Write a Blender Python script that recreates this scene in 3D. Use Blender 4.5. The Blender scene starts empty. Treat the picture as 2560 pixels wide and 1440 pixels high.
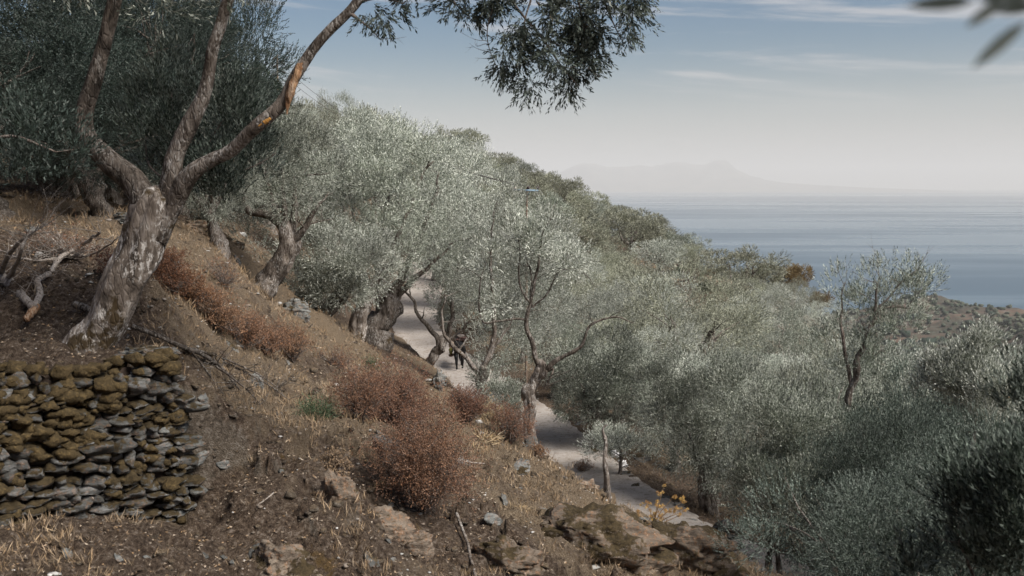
import bpy, math, random
import numpy as np
from mathutils import Vector

random.seed(7)
RNG = np.random.default_rng(11)
C = bpy.context.scene.collection
SC = bpy.context.scene

# ------------------------------------------------------------------ camera
PITCH = math.radians(6.0)
FPX = 2560 * 35.0 / 36.0
cam_d = bpy.data.cameras.new('camera')
cam = bpy.data.objects.new('camera', cam_d)
C.objects.link(cam)
cam.location = (0, 0, 0)
cam.rotation_euler = (math.pi / 2 - PITCH, 0, 0)
cam_d.lens = 35
cam_d.sensor_width = 36
cam_d.clip_start = 0.05
cam_d.clip_end = 200000
cam_d.dof.use_dof = True
cam_d.dof.focus_distance = 24
cam_d.dof.aperture_fstop = 3.2
SC.camera = cam

# ------------------------------------------------------------------ world and sun
SUN_EL, SUN_AZ = math.radians(48), math.radians(122)      # azimuth measured from +Y towards +X
world = bpy.data.worlds.new('World')
SC.world = world
world.use_nodes = True
wn, wl = world.node_tree.nodes, world.node_tree.links
wn.clear()
def WN(t, **k):
    n = wn.new(t)
    for a, b in k.items():
        setattr(n, a, b)
    return n
w_out = WN('ShaderNodeOutputWorld')
w_bg = WN('ShaderNodeBackground')
w_bg.inputs["Strength"].default_value = 0.072
w_tc = WN('ShaderNodeTexCoord')
w_sep = WN('ShaderNodeSeparateXYZ')
wl.new(w_tc.outputs['Generated'], w_sep.inputs[0])
w_mx = WN('ShaderNodeMath', operation='MAXIMUM')
w_mx.inputs[1].default_value = 0.012
wl.new(w_sep.outputs['Z'], w_mx.inputs[0])
w_cmb = WN('ShaderNodeCombineXYZ')
wl.new(w_sep.outputs['X'], w_cmb.inputs[0])
wl.new(w_sep.outputs['Y'], w_cmb.inputs[1])
wl.new(w_mx.outputs[0], w_cmb.inputs[2])
w_sky = WN('ShaderNodeTexSky', sky_type='NISHITA')
w_sky.sun_disc = False
w_sky.sun_elevation = SUN_EL
w_sky.sun_rotation = SUN_AZ
w_sky.altitude = 250
w_sky.air_density = 1.0
w_sky.dust_density = 1.6
w_sky.ozone_density = 1.3
wl.new(w_cmb.outputs[0], w_sky.inputs[0])
w_hs = WN('ShaderNodeHueSaturation')
w_hs.inputs['Saturation'].default_value = 1.55
w_hs.inputs['Value'].default_value = 0.55
wl.new(w_sky.outputs[0], w_hs.inputs['Color'])
# high thin cloud bands and a few small cumulus, by direction
w_dv = WN('ShaderNodeMath', operation='MULTIPLY'); w_dv.inputs[1].default_value = 13.0
wl.new(w_sep.outputs['Z'], w_dv.inputs[0])
w_tx = WN('ShaderNodeMath', operation='MULTIPLY_ADD'); w_tx.inputs[1].default_value = 0.9
wl.new(w_sep.outputs['X'], w_tx.inputs[0]); wl.new(w_dv.outputs[0], w_tx.inputs[2])
w_c2 = WN('ShaderNodeCombineXYZ')
wl.new(w_sep.outputs['X'], w_c2.inputs[0]); wl.new(w_sep.outputs['Y'], w_c2.inputs[1]); wl.new(w_tx.outputs[0], w_c2.inputs[2])
w_no = WN('ShaderNodeTexNoise'); w_no.inputs['Scale'].default_value = 2.6
w_no.inputs['Detail'].default_value = 9; w_no.inputs['Roughness'].default_value = 0.6
w_no.inputs['Distortion'].default_value = 0.35
wl.new(w_c2.outputs[0], w_no.inputs['Vector'])
w_mr = WN('ShaderNodeMapRange', interpolation_type='SMOOTHSTEP')
w_mr.inputs['From Min'].default_value = 0.455; w_mr.inputs['From Max'].default_value = 0.61
wl.new(w_no.outputs['Fac'], w_mr.inputs['Value'])
w_el = WN('ShaderNodeMapRange', interpolation_type='SMOOTHSTEP')
w_el.inputs['From Min'].default_value = 0.06; w_el.inputs['From Max'].default_value = 0.11
wl.new(w_sep.outputs['Z'], w_el.inputs['Value'])
w_cf = WN('ShaderNodeMath', operation='MULTIPLY')
wl.new(w_mr.outputs[0], w_cf.inputs[0]); wl.new(w_el.outputs[0], w_cf.inputs[1])
w_cf2 = WN('ShaderNodeMath', operation='MULTIPLY'); w_cf2.inputs[1].default_value = 0.6
wl.new(w_cf.outputs[0], w_cf2.inputs[0])
w_mix = WN('ShaderNodeMix', data_type='RGBA')
w_mix.inputs['B'].default_value = (5.7, 5.4, 5.3, 1)
wl.new(w_cf2.outputs[0], w_mix.inputs['Factor'])
# broad milky air near the horizon
w_hz = WN('ShaderNodeMapRange', interpolation_type='SMOOTHERSTEP')
w_hz.inputs['From Min'].default_value = 0.0; w_hz.inputs['From Max'].default_value = 0.155
w_hz.inputs['To Min'].default_value = 0.75; w_hz.inputs['To Max'].default_value = 0.0
wl.new(w_sep.outputs['Z'], w_hz.inputs['Value'])
w_mix2 = WN('ShaderNodeMix', data_type='RGBA')
w_mix2.inputs['B'].default_value = (4.55, 4.45, 4.45, 1)
wl.new(w_hz.outputs[0], w_mix2.inputs['Factor']); wl.new(w_hs.outputs[0], w_mix2.inputs['A'])
wl.new(w_mix2.outputs['Result'], w_mix.inputs['A'])
wl.new(w_mix.outputs['Result'], w_bg.inputs['Color'])
wl.new(w_bg.outputs[0], w_out.inputs[0])

sun_d = bpy.data.lights.new('sun', 'SUN')
sun_d.energy = 4.5
sun_d.angle = math.radians(28)
sun_d.color = (1.0, 0.93, 0.84)
sun = bpy.data.objects.new('sun', sun_d)
C.objects.link(sun)
sun.rotation_euler = Vector((math.sin(SUN_AZ) * math.cos(SUN_EL), math.cos(SUN_AZ) * math.cos(SUN_EL), math.sin(SUN_EL))).to_track_quat('Z', 'Y').to_euler()

SC.view_settings.view_transform = 'Standard'
SC.view_settings.look = 'None'
SC.view_settings.exposure = 0.8
SC.view_settings.gamma = 1
SC.view_settings.use_curve_mapping = False
SC.cycles.volume_bounces = 0
SC.cycles.max_bounces = 6
SC.cycles.diffuse_bounces = 3
SC.cycles.transparent_max_bounces = 8

# ------------------------------------------------------------------ helpers
CP, SP = math.cos(PITCH), math.sin(PITCH)
def P(px, py, Y):
    """photo pixel (2560x1440) at ground distance Y -> world point"""
    a, b = (px - 1280) / FPX, (720 - py) / FPX
    t = Y / (CP + b * SP)
    return np.array([a * t, Y, (-SP + b * CP) * t])

def mesh_np(name, V, F, mat=None, parent=None, smooth=False, attr=None, link=True):
    """V (n,3), F (m,3|4) or a list of such arrays"""
    me = bpy.data.meshes.new(name)
    Fs = F if isinstance(F, list) else [F]
    Fs = [np.asarray(f) for f in Fs if len(f)]
    V = np.asarray(V, dtype=np.float32)
    me.vertices.add(len(V)); me.vertices.foreach_set('co', V.ravel())
    nl = sum(f.size for f in Fs); npol = sum(len(f) for f in Fs)
    me.loops.add(nl); me.loops.foreach_set('vertex_index', np.concatenate([f.ravel() for f in Fs]).astype(np.int32))
    tot = np.concatenate([np.full(len(f), f.shape[1]) for f in Fs])
    st = np.concatenate([[0], np.cumsum(tot)[:-1]])
    me.polygons.add(npol); me.polygons.foreach_set('loop_start', st.astype(np.int32))
    if smooth:
        me.polygons.foreach_set('use_smooth', np.ones(npol, dtype=bool))
    if attr is not None:
        a = me.attributes.new('tint', 'FLOAT', 'POINT')
        a.data.foreach_set('value', np.asarray(attr, dtype=np.float32))
    me.update(calc_edges=True)
    if mat: me.materials.append(mat)
    if not link: return me
    o = bpy.data.objects.new(name, me); C.objects.link(o)
    if parent: o.parent = parent
    return o

def obj(name, me, parent=None, loc=None):
    o = bpy.data.objects.new(name, me); C.objects.link(o)
    if parent: o.parent = parent
    if loc is not None: o.location = loc
    return o

def thing(name, label, cat, loc=(0, 0, 0), rotz=0, scale=None, group=None):
    o = bpy.data.objects.new(name, None); C.objects.link(o)
    o.empty_display_size = 0.2
    o.location = tuple(loc); o.rotation_euler = (0, 0, rotz)
    if scale is not None: o.scale = scale
    o['label'] = label; o['category'] = cat
    if group: o['group'] = group
    return o

def tag(o, label, cat, group=None):
    o['label'] = label; o['category'] = cat
    if group: o['group'] = group
    return o

# numpy perlin noise
_perm = np.random.default_rng(3).permutation(256); _perm = np.concatenate([_perm, _perm])
_g = np.random.default_rng(4).normal(size=(256, 3)); _g /= np.linalg.norm(_g, axis=1)[:, None]
def pnoise(p):
    p = np.asarray(p, dtype=np.float64)
    i = np.floor(p).astype(int); f = p - i; i &= 255
    u = f * f * f * (f * (f * 6 - 15) + 10)
    r = 0
    for dx in (0, 1):
        for dy in (0, 1):
            for dz in (0, 1):
                h = _perm[_perm[_perm[(i[:, 0] + dx) & 255] + ((i[:, 1] + dy) & 255)] + ((i[:, 2] + dz) & 255)]
                d = f - np.array([dx, dy, dz])
                w = (u[:, 0] if dx else 1 - u[:, 0]) * (u[:, 1] if dy else 1 - u[:, 1]) * (u[:, 2] if dz else 1 - u[:, 2])
                r = r + w * np.einsum('ij,ij->i', d, _g[h])
    return r * 1.6
def fbm(p, oct=4, gain=0.5, lac=2.03):
    a, s, q = 1.0, 0, np.asarray(p, dtype=np.float64)
    for k in range(oct):
        s = s + a * pnoise(q + 17.3 * k); q = q * lac; a *= gain
    return s
def p3(x, y, z=0.0, f=1.0):
    return np.stack([x * f, y * f, np.zeros_like(x) + z], 1)
def sstep(a, b, x):
    t = np.clip((x - a) / (b - a), 0, 1); return t * t * (3 - 2 * t)

# ------------------------------------------------------------------ materials
def mat(name):
    m = bpy.data.materials.new(name); m.use_nodes = True
    nt = m.node_tree; b = nt.nodes['Principled BSDF']
    b.inputs['Roughness'].default_value = 0.9
    b.inputs['Specular IOR Level'].default_value = 0.2
    return m, nt, b
def N(nt, t, ins=None, **k):
    n = nt.nodes.new(t)
    for a, b in k.items(): setattr(n, a, b)
    for a, b in (ins or {}).items():
        if isinstance(b, bpy.types.NodeSocket): nt.links.new(b, n.inputs[a])
        else: n.inputs[a].default_value = b
    return n
def ramp(nt, fac, stops):
    r = nt.nodes.new('ShaderNodeValToRGB'); nt.links.new(fac, r.inputs[0])
    e = r.color_ramp.elements
    while len(e) < len(stops): e.new(0.5)
    for i, (p, c) in enumerate(stops):
        e[i].position = p; e[i].color = (*c, 1)
    return r.outputs[0]
def noise(nt, vec, scale, detail=4, rough=0.55, dist=0.0):
    return N(nt, 'ShaderNodeTexNoise', {'Vector': vec, 'Scale': scale, 'Detail': detail, 'Roughness': rough, 'Distortion': dist}).outputs['Fac']
def mixc(nt, f, a, b, bt='MIX'):
    n = N(nt, 'ShaderNodeMix', data_type='RGBA', blend_type=bt)
    for k, v in (('Factor', f), ('A', a), ('B', b)):
        if isinstance(v, bpy.types.NodeSocket): nt.links.new(v, n.inputs[k])
        else: n.inputs[k].default_value = v if k == 'Factor' else (*v, 1)
    return n.outputs['Result']
def mrange(nt, v, a, b, c=0.0, d=1.0, sm=True):
    n = N(nt, 'ShaderNodeMapRange', {'Value': v, 'From Min': a, 'From Max': b, 'To Min': c, 'To Max': d})
    if sm: n.interpolation_type = 'SMOOTHSTEP'
    return n.outputs[0]
def bump(nt, b, h, dist, strength=1.0):
    n = N(nt, 'ShaderNodeBump', {'Height': h, 'Distance': dist, 'Strength': strength})
    nt.links.new(n.outputs[0], b.inputs['Normal'])
def wpos(nt):
    return nt.nodes.new('ShaderNodeNewGeometry').outputs['Position']
def opos(nt):
    return nt.nodes.new('ShaderNodeTexCoord').outputs['Object']

def leaf_mat(name, top, under, var=0.35, transl=0.18, rough=0.55):
    m, nt, b = mat(name)
    g = nt.nodes.new('ShaderNodeNewGeometry')
    at = N(nt, 'ShaderNodeAttribute', attribute_name='tint').outputs['Fac']
    oi = nt.nodes.new('ShaderNodeObjectInfo').outputs['Random']
    c = mixc(nt, g.outputs['Backfacing'], top, under)
    v = N(nt, 'ShaderNodeMath', {0: at, 1: 2 * var, 2: 1 - var}, operation='MULTIPLY_ADD').outputs[0]
    v2 = N(nt, 'ShaderNodeMath', {0: oi, 1: 0.5, 2: 0.75}, operation='MULTIPLY_ADD').outputs[0]
    v3 = N(nt, 'ShaderNodeMath', {0: v, 1: v2}, operation='MULTIPLY').outputs[0]
    h = N(nt, 'ShaderNodeHueSaturation', {'Color': c, 'Value': v3,
        'Hue': mrange(nt, oi, 0, 1, 0.485, 0.51, False), 'Saturation': mrange(nt, at, 0, 1, 0.8, 1.25, False)}).outputs[0]
    # a few leaves are dead or yellow
    dead = mrange(nt, at, 0.965, 0.98)
    h = mixc(nt, dead, h, (0.28, 0.17, 0.07))
    nt.links.new(h, b.inputs['Base Color'])
    b.inputs['Roughness'].default_value = rough
    b.inputs['Specular IOR Level'].default_value = 0.35
    t = N(nt, 'ShaderNodeBsdfTranslucent', {'Color': h})
    mx = N(nt, 'ShaderNodeMixShader', {0: transl, 1: b.outputs[0], 2: t.outputs[0]})
    nt.links.new(mx.outputs[0], nt.nodes['Material Output'].inputs[0])
    return m

M = {}
M['olive'] = leaf_mat('olive_leaf', (0.085, 0.103, 0.077), (0.44, 0.47, 0.415))
M['olive_silver'] = leaf_mat('olive_leaf_silver', (0.155, 0.175, 0.142), (0.62, 0.65, 0.595))
M['olive_shaded'] = leaf_mat('olive_leaf_shaded', (0.018, 0.028, 0.022), (0.05, 0.068, 0.06))  # deep shade and frame-corner darkening put into the leaf colour
M['olive_far'] = leaf_mat('olive_leaf_far', (0.125, 0.135, 0.098), (0.42, 0.435, 0.35))
M['olive_deep'] = leaf_mat('olive_leaf_deep', (0.030, 0.044, 0.034), (0.17, 0.205, 0.18))  # deeper green of the near trees, with lower-corner darkening put into the colour
M['pine'] = leaf_mat('pine_green', (0.035, 0.055, 0.03), (0.05, 0.07, 0.04))
M['rust'] = leaf_mat('rust_leaf', (0.15, 0.083, 0.054), (0.24, 0.15, 0.10), var=0.75)
M['rust_dark'] = leaf_mat('dark_rust_leaf', (0.11, 0.055, 0.035), (0.17, 0.09, 0.055), var=0.5)
M['autumn'] = leaf_mat('autumn_leaf', (0.15, 0.11, 0.06), (0.20, 0.155, 0.09))
M['straw'] = leaf_mat('dry_straw', (0.29, 0.22, 0.14), (0.36, 0.285, 0.19), var=0.5)
M['litter'] = leaf_mat('leaf_litter', (0.24, 0.175, 0.11), (0.32, 0.27, 0.21), var=0.7)
M['green'] = leaf_mat('green_shrub_leaf', (0.045, 0.07, 0.035), (0.09, 0.12, 0.07))

def bark(name, c1, c2, lich, moss=0.3, scale=9.0, zs=0.35, bd=0.02):
    m, nt, b = mat(name)
    v = N(nt, 'ShaderNodeMapping', {'Vector': opos(nt), 'Scale': (1, 1, zs)}).outputs[0]
    n1 = noise(nt, v, scale, 8, 0.65, 0.6)
    n2 = noise(nt, opos(nt), scale * 0.28, 5, 0.6)
    n3 = noise(nt, v, scale * 3.5, 5, 0.7)
    c = ramp(nt, n1, [(0.34, tuple(x * 0.30 for x in c1)), (0.47, c1), (0.60, c2)])
    l = N(nt, 'ShaderNodeMath', {0: mrange(nt, n2, 0.42, 0.54), 1: mrange(nt, n3, 0.50, 0.58)}, operation='MULTIPLY').outputs[0]
    c = mixc(nt, l, c, lich)
    if moss:
        n4 = noise(nt, opos(nt), scale * 0.22, 6, 0.65)
        mm = mrange(nt, n4, 0.62 - moss * 0.2, 0.68 - moss * 0.2)
        c = mixc(nt, mm, c, (0.06, 0.043, 0.024))
    nt.links.new(c, b.inputs['Base Color'])
    vo = N(nt, 'ShaderNodeTexVoronoi', {'Vector': v, 'Scale': scale * 2.4}, feature='DISTANCE_TO_EDGE').outputs['Distance']
    hh = N(nt, 'ShaderNodeMath', {0: n1, 1: mrange(nt, vo, 0, 0.16, 0, 0.35)}, operation='ADD').outputs[0]
    bump(nt, b, hh, bd)
    return m
M['bark'] = bark('olive_bark', (0.095, 0.078, 0.066), (0.20, 0.175, 0.155), (0.33, 0.315, 0.30), moss=0.06)
M['bark_light'] = bark('lichen_grey_bark', (0.13, 0.107, 0.09), (0.26, 0.23, 0.205), (0.52, 0.50, 0.48), moss=0.38, scale=7, bd=0.012)
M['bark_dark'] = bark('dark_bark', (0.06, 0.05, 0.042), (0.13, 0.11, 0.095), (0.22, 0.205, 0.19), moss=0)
M['twig'] = bark('twig_bark', (0.14, 0.11, 0.095), (0.26, 0.22, 0.20), (0.30, 0.27, 0.25), moss=0, scale=20)
M['twig_pale'] = bark('bleached_twig', (0.26, 0.22, 0.19), (0.42, 0.38, 0.34), (0.46, 0.43, 0.40), moss=0, scale=20)
M['wood'] = bark('torn_orange_wood', (0.24, 0.13, 0.07), (0.42, 0.27, 0.16), (0.40, 0.30, 0.22), moss=0, scale=14, zs=0.12, bd=0.015)

def rock_mat(name, c1, c2, moss=(0.062, 0.046, 0.024), mossamt=0.3, rust=0.25, scale=5.0):
    m, nt, b = mat(name)
    w = wpos(nt); o = w
    oi = nt.nodes.new('ShaderNodeObjectInfo').outputs['Random']
    st = N(nt, 'ShaderNodeMapping', {'Vector': o, 'Rotation': (0.15, -0.45, 0), 'Scale': (1, 1, 5)}).outputs[0]
    n1 = noise(nt, st, scale, 8, 0.68, 0.5)
    n2 = noise(nt, w, 2.1, 6, 0.65)
    n3 = noise(nt, w, 16, 6, 0.7)
    c = ramp(nt, n1, [(0.28, tuple(x * 0.3 for x in c1)), (0.45, c1), (0.68, c2)])
    c = mixc(nt, mrange(nt, oi, 0.0, 1.0, 0.0, 0.65), c, tuple(x * 0.4 for x in c1))
    c = mixc(nt, N(nt, 'ShaderNodeMath', {0: mrange(nt, n3, 0.5, 0.62), 1: rust}, operation='MULTIPLY').outputs[0], c, (0.26, 0.13, 0.06))
    c = mixc(nt, N(nt, 'ShaderNodeMath', {0: mrange(nt, n3, 0.62, 0.68), 1: 0.5}, operation='MULTIPLY').outputs[0], c, (0.5, 0.5, 0.48))
    ge = nt.nodes.new('ShaderNodeNewGeometry')
    nz = N(nt, 'ShaderNodeSeparateXYZ', {0: ge.outputs['Normal']}).outputs['Z']
    k = N(nt, 'ShaderNodeMath', {0: nz, 1: 0.12, 2: n2}, operation='MULTIPLY_ADD').outputs[0]
    k = N(nt, 'ShaderNodeMath', {0: n3, 1: 0.35, 2: k}, operation='MULTIPLY_ADD').outputs[0]
    mm = mrange(nt, k, 0.80 - mossamt * 0.3, 0.86 - mossamt * 0.3)
    c = mixc(nt, mm, c, mixc(nt, mrange(nt, n3, 0.35, 0.65), tuple(x * 0.42 for x in moss), moss))
    nt.links.new(c, b.inputs['Base Color'])
    h = N(nt, 'ShaderNodeMath', {0: n1, 1: n3}, operation='ADD').outputs[0]
    bump(nt, b, h, 0.03)
    return m
M['slate'] = rock_mat('grey_slate', (0.12, 0.125, 0.122), (0.26, 0.27, 0.265), mossamt=0.05, rust=0.35)
M['wallstone'] = rock_mat('mossy_wall_stone', (0.085, 0.085, 0.08), (0.23, 0.235, 0.24), mossamt=0.30, rust=0.3)
M['schist'] = rock_mat('brown_schist', (0.15, 0.12, 0.095), (0.32, 0.27, 0.22), mossamt=0.22, rust=0.5, scale=4)
M['moss'] = None
def simple(name, stops, scale=20, bd=0.02, rough=0.95, det=6):
    m, nt, b = mat(name)
    n1 = noise(nt, wpos(nt), scale, det, 0.65)
    nt.links.new(ramp(nt, n1, stops), b.inputs['Base Color'])
    b.inputs['Roughness'].default_value = rough
    bump(nt, b, n1, bd)
    return m
M['moss'] = simple('dry_moss', [(0.3, (0.035, 0.026, 0.012)), (0.5, (0.055, 0.04, 0.02)), (0.7, (0.12, 0.085, 0.038))], 24, 0.03)

# ground
def ground_mat():
    m, nt, b = mat('hillside_soil')
    w = wpos(nt)
    ge = nt.nodes.new('ShaderNodeNewGeometry')
    nz = N(nt, 'ShaderNodeSeparateXYZ', {0: ge.outputs['Normal']}).outputs['Z']
    big = noise(nt, w, 0.35, 5, 0.6)
    med = noise(nt, w, 2.2, 7, 0.66, 0.3)
    fine = noise(nt, w, 17, 8, 0.75)
    grit = noise(nt, w, 60, 4, 0.7)
    soil = ramp(nt, fine, [(0.34, (0.024, 0.017, 0.012)), (0.46, (0.092, 0.064, 0.046)), (0.56, (0.18, 0.135, 0.10)), (0.65, (0.34, 0.285, 0.24))])
    straw = ramp(nt, grit, [(0.32, (0.11, 0.078, 0.05)), (0.5, (0.25, 0.19, 0.13)), (0.66, (0.40, 0.33, 0.24))])
    rock = ramp(nt, fine, [(0.32, (0.05, 0.042, 0.034)), (0.5, (0.17, 0.14, 0.11)), (0.66, (0.33, 0.30, 0.265))])
    at = N(nt, 'ShaderNodeAttribute', attribute_name='tint').outputs['Fac']   # 0 soil .. 1 dry grass
    s = N(nt, 'ShaderNodeMath', {0: med, 1: 0.9, 2: at}, operation='MULTIPLY_ADD').outputs[0]
    c = mixc(nt, mrange(nt, s, 0.80, 1.02), soil, straw)
    k = N(nt, 'ShaderNodeMath', {0: nz, 1: -0.55, 2: big}, operation='MULTIPLY_ADD').outputs[0]
    k = N(nt, 'ShaderNodeMath', {0: med, 1: 0.6, 2: k}, operation='MULTIPLY_ADD').outputs[0]
    c = mixc(nt, mrange(nt, k, 0.56, 0.68, 0, 0.8), c, rock)
    mo = noise(nt, w, 1.3, 6, 0.7)
    c = mixc(nt, mrange(nt, mo, 0.64, 0.72, 0, 0.8), c, mixc(nt, fine, (0.05, 0.033, 0.014), (0.26, 0.16, 0.05)))
    nt.links.new(c, b.inputs['Base Color'])
    h = N(nt, 'ShaderNodeMath', {0: fine, 1: grit}, operation='ADD').outputs[0]
    bump(nt, b, h, 0.12)
    return m
M['ground'] = ground_mat()
def path_mat():
    m, nt, b = mat('pale_gravel_track')
    w = wpos(nt)
    a, f, g = noise(nt, w, 0.8, 5), noise(nt, w, 6, 7, 0.7), noise(nt, w, 45, 5, 0.75)
    c = ramp(nt, a, [(0.3, (0.29, 0.26, 0.235)), (0.55, (0.36, 0.335, 0.315)), (0.75, (0.28, 0.24, 0.20))])
    c = mixc(nt, mrange(nt, f, 0.48, 0.66, 0, 0.7), c, (0.17, 0.13, 0.10))
    c = mixc(nt, mrange(nt, g, 0.56, 0.66, 0, 0.85), c, (0.36, 0.35, 0.34))
    c = mixc(nt, mrange(nt, g, 0.44, 0.36, 0, 0.8), c, (0.17, 0.15, 0.135))
    nt.links.new(c, b.inputs['Base Color'])
    bump(nt, b, g, 0.03)
    return m
M['path'] = path_mat()
# ------------------------------------------------------------------ the lie of the land
# trees of the grove: px of crown centre, py of crown top, distance, crown radius in px, kind
GROVE = [
 # crest against sky and sea
 (1152,350,150,50,'f'),(1208,392,148,42,'f'),(1262,396,145,42,'f'),(1310,416,140,40,'f'),(1362,436,138,42,'f'),
 (1415,455,132,42,'f'),(1470,486,128,42,'f'),(1522,518,122,36,'f'),(1565,522,118,42,'f'),(1612,548,112,44,'f'),
 (1655,580,108,42,'f'),(1700,590,104,44,'f'),(1735,614,100,34,'f'),
 # below the crest
 (1180,425,120,55,'f'),(1245,428,115,50,'s'),(1335,500,105,60,'f'),(1405,515,110,55,'f'),(1450,560,100,58,'s'),
 (1575,545,105,66,'f'),(1650,640,98,50,'s'),(1505,640,88,62,'f'),(1380,590,85,62,'s'),(1590,690,84,62,'s'),(1420,655,76,62,'s'),
 (1500,590,99,48,'f'),
 # behind the saddle, right
 (1850,632,88,74,'f'),(1915,664,90,40,'f'),
 (1882,712,72,60,'s'),(1940,718,70,62,'s'),(1995,705,80,42,'f'),(1858,738,76,34,'s'),(2035,765,72,52,'s'),(2100,835,60,60,'s'),
 (1705,768,74,44,'s'),(1780,790,68,50,'s'),
 # silver mass in the middle
 (1250,505,70,88,'s'),(1330,585,62,85,'s'),(1440,700,58,92,'s'),(1555,735,55,92,'s'),(1670,775,55,84,'s'),(1775,830,52,82,'s'),
 (1960,822,56,62,'s'),(1490,810,45,105,'s'),(1620,840,42,100,'s'),(1735,900,38,105,'s'),(1860,890,40,95,'s'),(1985,905,42,90,'s'),
 (2075,905,34,95,'s'),(1310,690,50,90,'o'),(1390,800,42,95,'o'),
 (1430,880,37,75,'o'),(1530,905,35,100,'o'),
 # hill behind the big olives
 (760,300,60,95,'s'),(735,262,95,45,'f'),(800,275,100,40,'f'),(860,255,80,48,'f'),(940,290,90,60,'f'),(1030,300,85,60,'f'),(1085,325,110,45,'f'),(1130,345,120,45,'f'),
 (880,330,52,110,'o'),(660,330,48,110,'o'),(590,300,42,110,'o'),(1060,360,60,90,'s'),(1150,440,70,80,'s'),(1190,520,62,75,'s'),
 (560,430,34,95,'o'),(610,480,40,90,'o'),(520,470,30,60,'o'),
 # left, dark
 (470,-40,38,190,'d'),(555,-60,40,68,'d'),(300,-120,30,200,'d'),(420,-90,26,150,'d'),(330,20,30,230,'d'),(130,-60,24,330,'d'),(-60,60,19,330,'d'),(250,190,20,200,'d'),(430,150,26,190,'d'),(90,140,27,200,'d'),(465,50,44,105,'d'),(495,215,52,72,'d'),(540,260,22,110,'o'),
 # right, close
 (1690,960,33,95,'o'),(1790,960,29,110,'s'),(1930,935,24,170,'n'),(2180,905,27,150,'s'),(2300,985,30,100,'s'),(2420,1000,26,110,'s'),(2545,990,23,100,'n'),
 (2080,975,20,170,'n'),(2260,1030,19,180,'n'),(2460,1030,17,180,'n'),(2140,1090,14,200,'n'),(2340,1110,13,220,'n'),(2570,1100,11,240,'n'),
 (2010,1080,21,190,'n'),(2230,1240,9.5,250,'n'),(2480,1190,8,300,'n'),
 (2350,1060,22,140,'n'),(2140,960,30,120,'s'),
]
PATHC = [(2500,1720,18.5),(2150,1560,20.5),(1850,1420,23),(1650,1325,26),(1490,1210,30),(1370,1095,35.5),(1270,1010,41),(1185,955,46),(1120,900,51),(1058,850,57),(1030,800,65),(1055,740,76),(1065,690,88),(1010,655,102),(900,640,118)]
PC = np.array([P(*p) for p in PATHC])
def chaikin(a, n=3):
    for _ in range(n):
        q = a[:-1] * .75 + a[1:] * .25; r = a[:-1] * .25 + a[1:] * .75
        a = np.concatenate([a[:1], np.stack([q, r], 1).reshape(-1, a.shape[1]), a[-1:]])
    return a
PC = chaikin(PC)

W0, W1 = P(-700, 960, 8.0), P(428, 915, 10.5)     # retaining wall line (top edge)
WD = (W1 - W0)[:2]; WL = np.linalg.norm(WD); WD /= WL; WNn = np.array([WD[1], -WD[0]])   # normal towards the camera
WH = 1.42
def wall_uv(x, y):
    dx, dy = x - W0[0], y - W0[1]
    return dx * WD[0] + dy * WD[1], dx * WNn[0] + dy * WNn[1]
def step(x, y):
    u, v = wall_uv(x, y)
    return WH * sstep(-0.22, 0.04, v) * (1 - sstep(WL - 0.1, WL + 1.6, u)) * (1 - 0.9 * sstep(3.0, 7.5, v))

ctrl = [  # px, py, distance
 (0,900,11),(230,905,11.2),(425,905,11.0),(0,700,14),(150,640,15.5),(300,560,20),(0,500,21),(250,520,23),(60,440,29),(-400,420,26),(-700,700,14),(-900,300,40),
 (420,760,13.5),(500,800,15.5),(540,650,20),(450,560,25),(510,545,30),(640,560,38),(560,520,45),(660,735,25),(560,720,19.5),(600,640,27),(740,640,38),(820,795,30),(700,800,22),(620,830,18),
 (760,840,23.5),(900,862,34),(945,872,36),(1000,850,46),(860,820,38),(1060,912,40),(980,905,34),(850,900,25),(700,950,16.5),(800,960,19),(960,940,26),(1080,960,33),(1180,1005,33),
 (560,900,14.5),(480,1000,12.2),(640,1010,13.3),(790,1060,14.2),(900,1060,15),(1000,1000,18.5),(1100,1020,20.5),(1200,1060,20.5),(1320,1112,20.5),
 (450,1200,10.6),(300,1330,9.2),(0,1350,8.6),(250,1430,8.2),(600,1200,11),(600,1430,8.8),(800,1300,10.2),(800,1435,9.2),(970,1130,13.5),(1050,1290,12.0),(1000,1430,10.2),
 (1150,1180,15.5),(1300,1200,16.2),(1420,1240,17.2),(1515,1272,18.5),(1560,1300,18.2),(1250,1330,12.6),(1200,1430,11),(1450,1340,14.5),(1450,1435,12.6),(1650,1325,16.8),(1700,1430,15),(1850,1420,18),(1800,1380,18.5),
 (1340,1010,40),(1480,1060,36.5),(1560,1120,34),(1600,1200,31),(1700,1200,32.5),(1760,1283,28),(1850,1330,25.5),(1930,1420,22.5),
 (1700,680,100),(1820,790,80),(1870,835,72),(1750,700,92),(1600,640,105),(1430,545,128),(1200,450,135),(1090,350,150),(900,330,130),(700,300,120),(600,330,80),(500,350,60),(300,380,45),
 (-800,200,90),(-300,250,90),(200,230,110),(450,180,150),(1800,690,98),
]
X = [P(*c) for c in ctrl]
S_ = [0.02] * len(X)
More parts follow.
